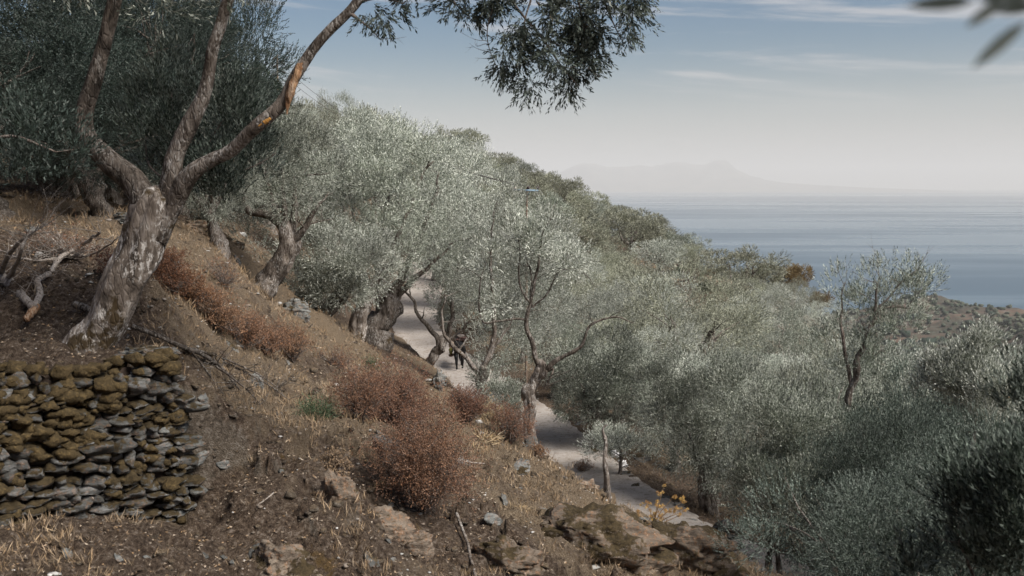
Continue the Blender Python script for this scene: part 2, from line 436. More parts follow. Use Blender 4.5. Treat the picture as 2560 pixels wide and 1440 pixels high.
for (x, y, z) in [(0,0,-1.75),(1.5,3,-2.2),(-2.5,4,-2.1),(4,6,-3.6),(7,9,-6.2),(10,4,-7.5),(12,-4,-8.5),(3,-8,-2.2),(-6,-6,0.2),(-12,0,2.0),(-12,10,0.6),(-30,0,9),(-30,-30,10),(0,-30,-4),(30,-20,-20),(16,12,-12),(20,20,-15.5),(30,30,-21),(28,8,-20),(40,50,-28),(60,60,-40),(50,90,-32),(80,100,-50),(60,0,-40),(-60,40,14),(-90,90,26),(-90,0,28),(60,130,-32),(20,150,-14),(-20,165,2),(0,180,-6),(-60,170,18),(40,170,-34),(100,160,-70),(-25,8,5),(-20,20,3.5),(12,27,-12.0),(9,22.5,-10.6)]:
    X.append(np.array([x, y, z], float)); S_.append(0.02)
for g in GROVE:
    px, py, d, r, k = g
    rad = r * d / FPX
    q = P(px, py, d)
    if k in 'fs' and d > 33 and not (d < 60 and px < 1200):
        h = 4.2 * max(0.7, min(1.5, rad / 2.2)); X.append(q - [0, 0, h]); S_.append(3.0)
for q in PC[::6]:
    X.append(q.copy()); S_.append(0.05)
X = np.array(X); S_ = np.array(S_)
X[:, 2] += step(X[:, 0], X[:, 1])
def warp(x, y):          # compress distance so near detail and far spacing weigh alike
    r = np.hypot(x, y) + 1e-6; k = np.log1p(r / 8.0) / r
    return x * k * 8, y * k * 8
def tps_fit(X, lam):
    u, v = warp(X[:, 0], X[:, 1]); n = len(X)
    r2 = (u[:, None] - u) ** 2 + (v[:, None] - v) ** 2
    K = 0.5 * r2 * np.log(r2 + 1e-9) + np.diag(lam)
    Pm = np.stack([np.ones(n), X[:, 0], X[:, 1]], 1)
    A = np.zeros((n + 3, n + 3)); A[:n, :n] = K; A[:n, n:] = Pm; A[n:, :n] = Pm.T
    s = np.linalg.solve(A, np.concatenate([X[:, 2], np.zeros(3)]))
    return u, v, s
TU, TV, TS = tps_fit(X, S_)
def tps(x, y):
    out = np.empty(len(x))
    for i in range(0, len(x), 20000):
        xx, yy = x[i:i + 20000], y[i:i + 20000]
        u, v = warp(xx, yy)
        r2 = (u[:, None] - TU) ** 2 + (v[:, None] - TV) ** 2
        out[i:i + 20000] = (0.5 * r2 * np.log(r2 + 1e-9)) @ TS[:-3] + TS[-3] + TS[-2] * xx + TS[-1] * yy
    return out
def path_near(x, y):
    best = np.full(len(x), 1e9); zz = np.zeros(len(x)); sg = np.zeros(len(x))
    for i in range(len(PC) - 1):
        a, b = PC[i], PC[i + 1]; d = (b - a)[:2]; L2 = d @ d
        t = np.clip(((x - a[0]) * d[0] + (y - a[1]) * d[1]) / L2, 0, 1)
        qx, qy = a[0] + t * d[0], a[1] + t * d[1]
        dd = np.hypot(x - qx, y - qy); m = dd < best
        best = np.where(m, dd, best); zz = np.where(m, a[2] + t * (b[2] - a[2]), zz)
    return best, zz
PW = 1.5
def ground_raw(x, y, detail=True):
    x = np.asarray(x, float); y = np.asarray(y, float)
    r = np.hypot(x, y)
    s = np.minimum(1, 185 / np.maximum(r, 1e-6))
    z = tps(x * s, y * s) - step(x, y)
    a = x / np.maximum(r, 1e-6)
    up = 1 - sstep(-0.62, -0.36, a) * sstep(-0.3, 0.1, y / np.maximum(r, 1e-6))
    over = np.maximum(0, r - 185)
    z = z + over * (up * 0.35 - (1 - up) * 0.52)
    dist, pz = path_near(x, y)
    w = 1 - sstep(PW, PW + 1.5, dist)
    z = z * (1 - w) + pz * w
    if detail:
        nd = (1 - 0.93 * (1 - sstep(PW - 0.2, PW + 0.8, dist)))
        u, v = wall_uv(x, y)
        nd = nd * (1 - 0.6 * np.exp(-(v / 0.5) ** 2) * (u < WL))
        fgd = 1 - sstep(14, 30, r)
        z = z + nd * (0.28 * fbm(p3(x, y, 0, 0.42), 4) + (0.07 + 0.05 * fgd) * fbm(p3(x, y, 5, 2.3), 5, 0.62) + 0.05 * fgd * np.abs(pnoise(p3(x, y, 3, 7.0))) + 0.02 * fgd * pnoise(p3(x, y, 3, 15.0)))
        # eroded, ledgy bank below the terrace
        bank = sstep(9, 11, r) * (1 - sstep(17, 22, r)) * sstep(-4.0, -2.5, x) * (1 - sstep(6, 9, x)) * nd
        led = x * 0.55 - y * 0.30 + z * 1.4 + 0.5 * fbm(p3(x, y, 2, 0.7), 3)
        fr = led * 2.6 - np.floor(led * 2.6)
        z = z + bank * 0.30 * (sstep(0.0, 0.35, fr) - fr) * sstep(-0.2, 0.5, pnoise(p3(x, y, 9, 0.35)) + 0.25)
    return np.maximum(z, -252.3)
def G(x, y):
    return float(ground_raw(np.array([x]), np.array([y]))[0])

def OG(px, py, d0):
    """where the line of sight through a photo pixel meets the ground, near distance d0"""
    ds = np.linspace(d0 * .6, d0 * 1.7, 160)
    pts = np.array([P(px, py, d) for d in ds])
    g = ground_raw(pts[:, 0], pts[:, 1]); s = pts[:, 2] - g
    k = np.where((s[:-1] > 0) & (s[1:] <= 0))[0]
    if len(k) == 0:
        q = P(px, py, d0); q[2] = G(q[0], q[1]); return q, d0
    i = k[np.argmin(abs(ds[k] - d0))]; t = s[i] / (s[i] - s[i + 1]); d = ds[i] + t * (ds[i + 1] - ds[i])
    q = P(px, py, d); q[2] = G(q[0], q[1]); return q, d

def ground_normal(x, y, e=.12):
    h = ground_raw(np.array([x - e, x + e, x, x]), np.array([y, y, y - e, y + e]))
    n = Vector((-(h[1] - h[0]) / (2 * e), -(h[3] - h[2]) / (2 * e), 1.0)); return n.normalized()
def lie_on(o, x, y, spin, tilt=(0, 0)):
    """turn an object so that its z axis leans with the slope"""
    from mathutils import Matrix, Euler
    q = Vector((0, 0, 1)).rotation_difference(ground_normal(x, y)).to_matrix()
    o.rotation_euler = (q @ Euler((tilt[0], tilt[1], 0)).to_matrix() @ Matrix.Rotation(spin, 3, 'Z')).to_euler()

# polar sheet centred under the viewpoint: dense ahead, coarse elsewhere
th = np.concatenate([np.linspace(-38, 38, 470), np.linspace(40, 320, 90)[1:-1]])
th = np.radians(th)
rr = np.concatenate([np.linspace(0.4, 6.5, 20), np.exp(np.linspace(math.log(6.6), math.log(60), 350)), np.exp(np.linspace(math.log(61), math.log(340), 90)), [420, 520, 700, 900, 1300]])
nt_, nr_ = len(th), len(rr)
TH, RR = np.meshgrid(th, rr)
gx, gy = (RR * np.sin(TH)).ravel(), (RR * np.cos(TH)).ravel()
gz = ground_raw(gx, gy)
grs = np.clip(0.42 + 0.35 * fbm(p3(gx, gy, 3, 0.22), 3) + 0.35 * np.exp(-((gx + 1) / 6) ** 2 - ((gy - 24) / 9) ** 2), 0, 1)
grs = grs * (1 - 0.7 * np.exp(-((gx + 3) / 2.6) ** 2 - ((gy - 8.5) / 1.6) ** 2))
grs = grs * (1 - 0.8 * np.exp(-(((gx - 14) / 6) ** 2 + ((gy - 30) / 6) ** 2)))
gd, _ = path_near(gx, gy); grs *= sstep(PW + 0.2, PW + 1.6, gd)
I = np.arange(nt_ * nr_).reshape(nr_, nt_)
J = np.roll(I, -1, axis=1)
F = np.stack([I[:-1].ravel(), I[1:].ravel(), J[1:].ravel(), J[:-1].ravel()], 1)
gxa = np.concatenate([gx, [0]]); gya = np.concatenate([gy, [0]]); gza = np.concatenate([gz, [G(0, 0)]])
tri = np.stack([np.full(nt_, nt_ * nr_), I[0], J[0]], 1)
ground = mesh_np('ground', np.stack([gxa, gya, gza], 1), [F[:, ::-1], tri[:, ::-1]], M['ground'], smooth=True, attr=np.concatenate([grs, [0.4]]))
ground['kind'] = 'structure'
_gz2 = gz.reshape(nr_, nt_)
def Gv(x, y):
    return ground_raw(np.asarray(x, float), np.asarray(y, float))

# the gravel track, a sheet a little proud of the ground
def build_path():
    d = np.gradient(PC[:, :2], axis=0); d /= np.linalg.norm(d, axis=1)[:, None]
    pts = chaikin(PC, 2)
    d = np.gradient(pts[:, :2], axis=0); d /= np.linalg.norm(d, axis=1)[:, None]
    n = np.stack([-d[:, 1], d[:, 0]], 1)
    W = np.linspace(-1, 1, 15)
    s = np.arange(len(pts))
    V = []
    for k, w in enumerate(W):
        off = w * (PW + 0.12 + 0.22 * pnoise(np.stack([s * 0.21, s * 0 + (5 if w < 0 else 9), s * 0], 1)))
        x, y = pts[:, 0] + n[:, 0] * off, pts[:, 1] + n[:, 1] * off
        z = Gv(x, y) + (0.035 if abs(w) < 0.99 else -0.06)
        # two shallow wheel ruts
        z = z - 0.03 * (np.exp(-((abs(off) - 0.7) / 0.2) ** 2))
        V.append(np.stack([x, y, z], 1))
    V = np.stack(V, 1).reshape(-1, 3)
    I = np.arange(len(pts) * 15).reshape(len(pts), 15)
    F = np.stack([I[:-1, :-1].ravel(), I[1:, :-1].ravel(), I[1:, 1:].ravel(), I[:-1, 1:].ravel()], 1)
    o = mesh_np('path', V, F, M['path'], smooth=True)
    o['kind'] = 'structure'
build_path()

# ------------------------------------------------------------------ sea, island, headland, haze
SEA = -250.0
def sea():
    m, nt, b = mat('sea_water')
    w = wpos(nt)
    st = N(nt, 'ShaderNodeMapping', {'Vector': w, 'Scale': (0.22, 1.0, 1.0), 'Rotation': (0, 0, 0.12)}).outputs[0]
    band = noise(nt, st, 0.00032, 4, 0.5, 0.6)
    med = noise(nt, st, 0.0022, 6, 0.62, 0.4)
    s = N(nt, 'ShaderNodeMath', {0: med, 1: 0.5, 2: band}, operation='MULTIPLY_ADD').outputs[0]
    calm = mrange(nt, s, 0.66, 0.86)
    nt.links.new(mixc(nt, calm, (0.02, 0.058, 0.095), (0.055, 0.105, 0.145)), b.inputs['Base Color'])
    nt.links.new(mrange(nt, calm, 0, 1, 0.42, 0.24), b.inputs['Roughness'])
    b.inputs['Specular IOR Level'].default_value = 0.36
    h = noise(nt, w, 0.12, 4, 0.6)
    bump(nt, b, h, 1.6, 0.6)
    a = np.linspace(0, 2 * np.pi, 97)[:-1]
    R = [0, 500, 2000, 8000, 20000, 42000]
    V = [[0, 0, SEA]]
    for r in R[1:]: V += [[r * math.cos(t), r * math.sin(t), SEA] for t in a]
    T = [[0, 1 + i, 1 + (i + 1) % 96] for i in range(96)]
    Q = []
    for k in range(len(R) - 2):
        o = 1 + 96 * k
        Q += [[o + i, o + 96 + i, o + 96 + (i + 1) % 96, o + (i + 1) % 96] for i in range(96)]
    o = mesh_np('sea', np.array(V), [np.array(T), np.array(Q)], m); o['kind'] = 'structure'
sea()

def island():
    prof = [(1200,500),(1290,470),(1380,440),(1430,418),(1462,409),(1490,411),(1520,416),(1570,414),(1600,412),(1630,417),(1660,414),(1690,405),(1712,404),(1730,409),(1765,411),(1785,402),(1800,403),(1818,415),(1850,432),(1900,448),(1960,456),(2040,462),(2150,468),(2300,473)]
    D = 33000.0
    xs = np.linspace(1200, 2300, 230); pys = np.interp(xs, [p[0] for p in prof], [p[1] for p in prof])
    rows = 34; V = []
    for j in range(rows):
        t = j / (rows - 1) * 2 - 1      # -1 front shore .. 1 back shore
        yy = D + t * 3500
        x = np.array([P(px, 400, D)[0] for px in xs])
        top = np.array([P(px, py, D)[2] for px, py in zip(xs, pys)])
        h = np.maximum(top - SEA, 0)
        rug = fbm(np.stack([x * 0.0007, np.full_like(x, yy * 0.0007), x * 0], 1), 5, 0.55)
        z = SEA - 1.0 + h * np.clip(1 - abs(t) ** 1.3, 0, 1) * (1 + 0.35 * rug * min(1, 3 * abs(t)))
        V.append(np.stack([x, np.full_like(x, yy), z], 1))
    V = np.concatenate(V); I = np.arange(rows * 230).reshape(rows, 230)
    F = np.stack([I[:-1, :-1].ravel(), I[:-1, 1:].ravel(), I[1:, 1:].ravel(), I[1:, :-1].ravel()], 1)
    o = mesh_np('island', V, F, simple('distant_rock', [(0.35, (0.06, 0.065, 0.06)), (0.65, (0.14, 0.13, 0.11))], 0.002, 20), smooth=True)
    o['kind'] = 'structure'
island()

def land_h(x, y):
    """rolling coast to the right: a headland far off and a darker spur nearer"""
    z = np.full(len(x), SEA - 1.0)
    ridge = [(470,1500,50),(560,1490,58),(640,1500,70),(705,1510,66),(760,1530,38),(840,1560,48),(950,1560,66),(1150,1600,80)]
    far = np.interp(x, [r[0] for r in ridge], [r[2] for r in ridge])
    cy = 1500.0
    f = far * np.exp(-np.maximum(0, y - cy) ** 2 / (2 * 55.0 ** 2)) * sstep(250, 470, x)
    back = np.where(y < cy, far + (cy - y) * 0.028, 0) * sstep(120, 380, x)
    z = z + np.where(y < cy, np.maximum(back, 0), f)
    spur = 138 * np.exp(-(((x - 520) / 120) ** 2)) * np.exp(-(((y - 640) / 210) ** 2)) + 125 * np.exp(-(((x - 690) / 190) ** 2)) * np.exp(-(((y - 780) / 230) ** 2))
    z = z + spur
    z = z + 14 * fbm(p3(x, y, 1, 0.006), 5, 0.5) * sstep(0, 40, z - SEA) + 3
    # terraces
    t = z / 7.0; z = np.where(z > SEA + 4, 7.0 * (np.floor(t) + sstep(0.25, 0.75, t - np.floor(t))) * 0.5 + z * 0.5, z)
    return np.where(sstep(1460, 1760, y) >= 1, SEA - 1, z)
def headland():
    nx, ny = 230, 190
    x = np.linspace(150, 1500, nx); y = np.linspace(430, 1800, ny)
    Xg, Yg = np.meshgrid(x, y)
    z = land_h(Xg.ravel(), Yg.ravel())
    I = np.arange(nx * ny).reshape(ny, nx)
    F = np.stack([I[:-1, :-1].ravel(), I[:-1, 1:].ravel(), I[1:, 1:].ravel(), I[1:, :-1].ravel()], 1)
    m, nt, b = mat('terraced_hillside')
    w = wpos(nt); n1 = noise(nt, w, 0.02, 7, 0.7); n2 = noise(nt, w, 0.12, 5, 0.7)
    c = ramp(nt, n1, [(0.3, (0.018, 0.028, 0.022)), (0.47, (0.045, 0.038, 0.028)), (0.6, (0.09, 0.06, 0.044)), (0.75, (0.13, 0.11, 0.095))])
    c = mixc(nt, mrange(nt, n2, 0.5, 0.6, 0, 0.6), c, (0.06, 0.07, 0.05))
    nt.links.new(c, b.inputs['Base Color'])
    o = mesh_np('headland', np.stack([Xg.ravel(), Yg.ravel(), z], 1), F, m, smooth=True); o['kind'] = 'structure'
    # far wood: small crowns standing on the slopes, past counting
    r = np.random.default_rng(5)
    n = 6000
    px = r.uniform(200, 1300, n); py = r.uniform(470, 1560, n)
    dens = pnoise(p3(px, py, 4, 0.012)) + 0.5 * pnoise(p3(px, py, 6, 0.05)); k = dens > -0.3
    px, py, dens = px[k], py[k], dens[k]
    pz = land_h(px, py); k = pz > SEA + 3; px, py, pz, dens = px[k], py[k], pz[k], dens[k]
    ico, icf = icosphere(0)
    V, Fs, T = [], [], []
    ang = r.uniform(0, 6.28, len(px)); s = r.uniform(2.0, 4.2, len(px)) * (1 + 0.9 * (dens > 0.4))
    for i in range(len(px)):
        v = ico * (1 + 0.32 * r.normal(size=(len(ico), 1))) * s[i] * [1, 1, 0.85]
        V.append(v + [px[i], py[i], pz[i] + s[i] * 0.55]); Fs.append(icf + 12 * i)
        T.append(np.full(12, 0.2 + 0.6 * r.random() if dens[i] < 0.45 else 0.0))
    mm, nt, b = mat('far_tree_green')
    at = N(nt, 'ShaderNodeAttribute', attribute_name='tint').outputs['Fac']
    nt.links.new(ramp(nt, at, [(0.0, (0.022, 0.036, 0.026)), (0.25, (0.035, 0.05, 0.036)), (0.8, (0.09, 0.10, 0.07))]), b.inputs['Base Color'])
    bump(nt, b, noise(nt, wpos(nt), 1.5, 3, 0.7), 0.8)
    o = mesh_np('far_wood', np.concatenate(V), np.concatenate(Fs), mm, attr=np.concatenate(T)); o['kind'] = 'stuff'
    tag(o, 'scattered small trees and scrub over the distant coastal slopes', 'woodland')

def icosphere(sub):
    t = (1 + 5 ** 0.5) / 2
    v = [(-1, t, 0), (1, t, 0), (-1, -t, 0), (1, -t, 0), (0, -1, t), (0, 1, t), (0, -1, -t), (0, 1, -t), (t, 0, -1), (t, 0, 1), (-t, 0, -1), (-t, 0, 1)]
    f = [(0,11,5),(0,5,1),(0,1,7),(0,7,10),(0,10,11),(1,5,9),(5,11,4),(11,10,2),(10,7,6),(7,1,8),(3,9,4),(3,4,2),(3,2,6),(3,6,8),(3,8,9),(4,9,5),(2,4,11),(6,2,10),(8,6,7),(9,8,1)]
    v = [np.array(p) / np.linalg.norm(p) for p in v]
    for _ in range(sub):
        cache, nf = {}, []
        def mid(a, b):
            k = (min(a, b), max(a, b))
            if k not in cache:
                m = v[a] + v[b]; v.append(m / np.linalg.norm(m)); cache[k] = len(v) - 1
            return cache[k]
        for a, b, c in f:
            x, y, z = mid(a, b), mid(b, c), mid(c, a)
            nf += [(a, x, z), (b, y, x), (c, z, y), (x, y, z)]
        f = nf
    return np.array(v), np.array(f)
headland()

def haze():
    L, zt, zb = 46000.0, 760.0, SEA - 3.5
    V = np.array([[x, y, z] for z in (zb, zt) for y in (-L, L) for x in (-L, L)])
    F = np.array([[0, 2, 3, 1], [4, 5, 7, 6], [0, 1, 5, 4], [2, 6, 7, 3], [0, 4, 6, 2], [1, 3, 7, 5]])
    m = bpy.data.materials.new('haze_air'); m.use_nodes = True; nt = m.node_tree; nt.nodes.clear()
    o = nt.nodes.new('ShaderNodeOutputMaterial')
    v = nt.nodes.new('ShaderNodeVolumePrincipled')
    v.inputs['Color'].default_value = (0.97, 0.99, 1.0, 1)
    v.inputs['Density'].default_value = HAZE
    v.inputs['Anisotropy'].default_value = 0.0
    nt.links.new(v.outputs[0], o.inputs['Volume'])
    b = mesh_np('haze', V, F, m); b['kind'] = 'stuff'
    tag(b, 'pale sea haze filling the air out to the island', 'haze')
HAZE = 7.2e-5
haze()
# ------------------------------------------------------------------ branches and leaves
class Tubes:
    def __init__(s): s.V, s.F, s.n = [], [], 0
    def add(s, pts, rad, seg=8, gnarl=0.0, gf=3.0, cap=True, flute=0.0, seed=0):
        pts = np.asarray(pts, float); rad = np.asarray(rad, float); n = len(pts)
        T = np.gradient(pts, axis=0); T /= np.linalg.norm(T, axis=1)[:, None] + 1e-9
        ref = np.array([0, 1, 0]) if abs(T[0][1]) < 0.9 else np.array([1, 0, 0])
        u = np.cross(T[0], ref); u /= np.linalg.norm(u)
        a = np.linspace(0, 2 * np.pi, seg + 1)[:-1]
        Us = np.empty((n, 3))
        for i in range(n):
            u = u - T[i] * (u @ T[i]); u /= np.linalg.norm(u) + 1e-9; Us[i] = u
        Vs = np.cross(T, Us)
        dirs = Us[:, None] * np.cos(a)[None, :, None] + Vs[:, None] * np.sin(a)[None, :, None]
        R = np.repeat(rad[:, None], seg, 1)
        if gnarl > 0:
            q = (pts[:, None] + dirs * rad[:, None, None]).reshape(-1, 3)
            g = fbm(q * [gf, gf, gf * 0.35] + seed, 4, 0.6).reshape(n, seg)
            R = R * (1 + gnarl * g)
        if flute > 0:
            g2 = pnoise(np.stack([np.cos(a)[None].repeat(n, 0).ravel() * 2.1, np.sin(a)[None].repeat(n, 0).ravel() * 2.1, np.repeat(np.arange(n) * 0.045, seg)], 1) + seed).reshape(n, seg)
            R = R * (1 + flute * g2)
        V = pts[:, None] + dirs * R[:, :, None]
        o = s.n; I = np.arange(n * seg).reshape(n, seg) + o; J = np.roll(I, -1, 1)
        F = np.stack([I[:-1].ravel(), J[:-1].ravel(), J[1:].ravel(), I[1:].ravel()], 1)
        V = V.reshape(-1, 3); tri = []
        if cap:
            V = np.concatenate([V, [pts[-1], pts[0]]]); k = o + n * seg
            tri = [[I[-1][i], I[-1][(i + 1) % seg], k] for i in range(seg)] + [[I[0][(i + 1) % seg], I[0][i], k + 1] for i in range(seg)]
        s.V.append(V); s.F.append(F)
        if len(tri): s.F.append(np.array(tri))
        s.n += len(V)
    def build(s, name, m, parent=None, link=True, origin=(0, 0, 0), smooth=True):
        V = np.concatenate(s.V) - np.asarray(origin)
        q = [f for f in s.F if f.shape[1] == 4]; t = [f for f in s.F if f.shape[1] == 3]
        Fs = ([np.concatenate(q)] if q else []) + ([np.concatenate(t)] if t else [])
        return mesh_np(name, V, Fs, m, parent, smooth, link=link)

def curve(pts, n=4, jit=0.0, seed=1):
    """smooth a polyline of (x,y,z[,r])"""
    a = np.asarray(pts, float)
    a = chaikin(a, n)
    if jit:
        a[:, :3] += jit * np.stack([pnoise(a[:, :3] * 2.2 + seed * 7 + 31 * k) for k in range(3)], 1) * sstep(0, 3, np.arange(len(a)))[:, None]
    return a

def leaves(base, d, length, nleaf, ll, lw, rng, spread=0.75, up=0.0, nrm=None, tri=True):
    """shoots at base along d, nleaf leaves each, as quads; returns V,F,tint.
    nrm: outward direction per shoot that the blades tend to face"""
    n = len(base)
    d = d / (np.linalg.norm(d, axis=1)[:, None] + 1e-9)
    length = np.broadcast_to(length, n)
    t = (np.arange(nleaf) + 0.6) / nleaf
    a = np.cross(d, rng.normal(size=(n, 3))); a /= np.linalg.norm(a, axis=1)[:, None] + 1e-9
    b = np.cross(d, a)
    ang = np.arange(nleaf) * 2.4
    ang = ang[None] + rng.uniform(0, 6.28, (n, 1)) + rng.normal(0, 0.3, (n, nleaf))
    side = a[:, None] * np.cos(ang)[..., None] + b[:, None] * np.sin(ang)[..., None]
    sp = spread * (1 - 0.45 * t)[None, :, None] * rng.uniform(0.7, 1.3, (n, nleaf, 1))
    ld = d[:, None] + side * sp + rng.normal(0, 0.10, (n, nleaf, 3)); ld[..., 2] += up
    ld /= np.linalg.norm(ld, axis=2)[..., None]
    bend = np.cross(d, rng.normal(size=(n, 3))) * 0.12
    p0 = base[:, None] + d[:, None] * (length[:, None] * t[None])[..., None] + bend[:, None] * (t ** 2)[None, :, None] * length[:, None, None]
    L = ll * rng.uniform(0.65, 1.2, (n, nleaf, 1))
    q = side + rng.normal(0, 0.4, (n, nleaf, 3)) if nrm is None else nrm[:, None] + rng.normal(0, 0.42, (n, nleaf, 3))
    w = np.cross(ld, q); w /= np.linalg.norm(w, axis=2)[..., None] + 1e-9
    if nrm is not None: w = w * np.where(rng.random((n, nleaf, 1)) < .55, 1, -1)
    w = w * (lw * 0.5) * rng.uniform(0.8, 1.2, (n, nleaf, 1))
    nn = np.cross(w, ld); nn /= np.linalg.norm(nn, axis=2)[..., None] + 1e-9
    mid = p0 + ld * L * 0.5
    tip = p0 + ld * L - nn * L * 0.06
    V = (np.stack([p0, mid + w * 1.75, tip], 2) if tri else np.stack([p0, mid + w, tip, mid - w], 2)).reshape(-1, 3)
    m_ = 3 if tri else 4
    F = np.arange(len(V)).reshape(-1, m_)
    tint = np.repeat((0.6 * rng.random((n, nleaf)) + 0.4 * rng.random((n, 1))).ravel(), m_)
    return V, F, tint

def crown_shoots(lobes, n, rng, gap=0.0, gfreq=1.1, inner=0.62, upk=0.55, seed=0, droop=0.0, sub=0.42):
    """boughs of foliage: small clumps sit on the surface of big lobes, shoots on the small clumps"""
    C_ = np.array([l[0] for l in lobes]); R_ = np.array([l[1] for l in lobes])
    Rm = R_.mean(1); rs_mean = sub * np.median(Rm)
    K = int((Rm ** 2).sum() * 4 / rs_mean ** 2 * 0.62) + 6
    li = rng.choice(len(lobes), K, p=Rm ** 2 / (Rm ** 2).sum())
    u = rng.normal(size=(K, 3)); u /= np.linalg.norm(u, axis=1)[:, None]
    c = C_[li] + u * R_[li] * ((0.80 + 0.25 * rng.random(K)) * (1 + .15 * fbm(u * 1.9 + C_[li] * .7 + seed, 3)))[:, None]
    g = pnoise(c * gfreq * .8 + 50 + seed) + 0.4 * pnoise(c * gfreq * 2.0 + seed)
    keep = g > -0.62 + gap
    for lc, lr in zip(C_, R_): keep &= (np.linalg.norm((c - lc) / lr, axis=1) > 0.62)
    if keep.sum() < 4: keep[:] = True
    c, u = c[keep], u[keep]; rs = rs_mean * rng.uniform(.6, 1.45, len(c))
    k = rng.choice(len(c), n, p=rs ** 2 / (rs ** 2).sum())
    v = rng.normal(size=(n, 3)) + u[k] * .7; v /= np.linalg.norm(v, axis=1)[:, None]
    p = c[k] + v * rs[k][:, None] * (inner + (1 - inner) * rng.random(n) ** .6)[:, None] * [1, 1, .85]
    d = v * 0.6 + u[k] * .25 + rng.normal(0, 0.17, p.shape); d[:, 2] += upk * 1.25
    d[v[:, 2] < -.2, 2] -= droop
    nr = v * .8 + u[k] * .5; nr[:, 2] += .15; nr /= np.linalg.norm(nr, axis=1)[:, None]
    ct = rng.random(len(c))[k]
    crown_shoots.ct = ct
    return p, d, nr

def crown_mesh(name, lobes, n, ll, lw, nleaf, slen, rng, m, **k):
    sp = k.pop('spread', 0.46)
    p, d, nr = crown_shoots(lobes, n, rng, **k)
    V, F, T = leaves(p, d, slen * rng.uniform(0.6, 1.3, len(p)), nleaf, ll, lw, rng, spread=sp, nrm=nr)
    T = 0.62 * T + 0.38 * np.repeat(crown_shoots.ct, nleaf * 3)
    return mesh_np(name, V, F, m, attr=T, link=False)

def olive_proto(seed, ll, lw, nshoot, nleaf, slen, tall=5.0, rad=2.2, trunk_r=0.26, nl=9, gap=0.0, seg=9, m='olive', wild=0.0):
    """unit olive: base at 0, crown top at about `tall`, crown radius about `rad`; returns (trunk mesh, crown mesh)"""
    rng = np.random.default_rng(seed)
    T = Tubes()
    lean = rng.normal(0, 0.22, 2)
    fork = tall * rng.uniform(0.24, 0.32)
    base = [(0, 0, -0.5, trunk_r * 1.9), (0, 0, 0.05, trunk_r * 1.5), (lean[0] * .5, lean[1] * .5, fork * .5, trunk_r), (lean[0], lean[1], fork, trunk_r * 1.05)]
    c = curve(base, 3, 0.06, seed); T.add(c[:, :3], c[:, 3], seg + 3, 0.3, 4, seed=seed, flute=0.3)
    lobes = []
    f = np.array([lean[0], lean[1], fork - 0.15])
    for i in range(3 + seed % 2):
        a = 6.283 * i / (3 + seed % 2) + rng.uniform(-.5, .5)
        o = np.array([math.cos(a), math.sin(a), 0])
        e = f + o * rad * rng.uniform(0.35, 0.6) + [0, 0, tall * rng.uniform(0.32, 0.5)]
        mid = f + o * rad * 0.35 + [0, 0, tall * 0.14]
        c = curve([(*f, trunk_r * .7), (*mid, trunk_r * .48), (*((mid + e) / 2 + rng.normal(0, .15, 3)), trunk_r * .3), (*e, trunk_r * .1)], 3, 0.12, seed + i)
        T.add(c[:, :3], c[:, 3], max(5, seg - 3), 0.2, 5, seed=seed)
        for k in range(3):
            s = c[int(len(c) * rng.uniform(.4, .8))]; e2 = s[:3] + o * rng.uniform(.2, .9) + rng.normal(0, .45, 3) + [0, 0, rng.uniform(.3, 1.1)]
            c2 = curve([(*s[:3], s[3] * .6), (*((s[:3] + e2) / 2 + rng.normal(0, .12, 3)), s[3] * .4), (*e2, 0.01)], 2, 0.06, seed + k)
            T.add(c2[:, :3], c2[:, 3], 5)
    cc = np.array([lean[0], lean[1], tall * 0.58])
    for i in range(nl):
        a = 6.283 * i / nl * 2.4 + rng.uniform(-.4, .4); q = (i + 0.5) / nl
        zz = (q * 1.2 - 0.36); rr_ = rad * 0.78 * math.sqrt(max(0.05, 1 - (zz / 0.95) ** 2)) * rng.uniform(.8, 1.15)
        ctr = cc + [math.cos(a) * rr_, math.sin(a) * rr_, zz * tall * 0.33]
        s = rad * rng.uniform(0.44, 0.64)
        lobes.append((ctr, np.array([s, s, s * rng.uniform(.75, 1.05)])))
    lobes.append((cc, np.array([rad * .7, rad * .7, tall * .28])))
    if wild:
        for i in range(int(wild)):
            a = rng.uniform(0, 6.28); r_ = rad * rng.uniform(0, .6)
            lobes.append((cc + [math.cos(a) * r_, math.sin(a) * r_, tall * .36], np.array([.22, .22, .6])))
    cr = crown_mesh('crown', lobes, nshoot, ll, lw, nleaf, slen, rng, M[m], gap=gap, seed=seed * 3.7, droop=0.5)
    return T.build('trunk', M['bark'], link=False), cr

PROTO = {}
PROTO['near'] = [olive_proto(101 + i, 0.066, 0.0170, 5600, 16, 0.30, gap=0.12 + 0.07 * i, wild=5) for i in range(3)]
PROTO['mid'] = [olive_proto(201 + i, 0.085, 0.022, 4600, 12, 0.36, gap=0.10 + 0.06 * i, wild=3) for i in range(4)]
PROTO['far'] = [olive_proto(301 + i, 0.15, 0.052, 2700, 9, 0.40, gap=0.02, seg=6) for i in range(3)]
PROTO['far2'] = [olive_proto(311 + i, 0.16, 0.055, 2200, 9, 0.40, gap=0.10, seg=6) for i in range(2)]

def use_mat(o, m):
    o.material_slots[0].link = 'OBJECT'; o.material_slots[0].material = m

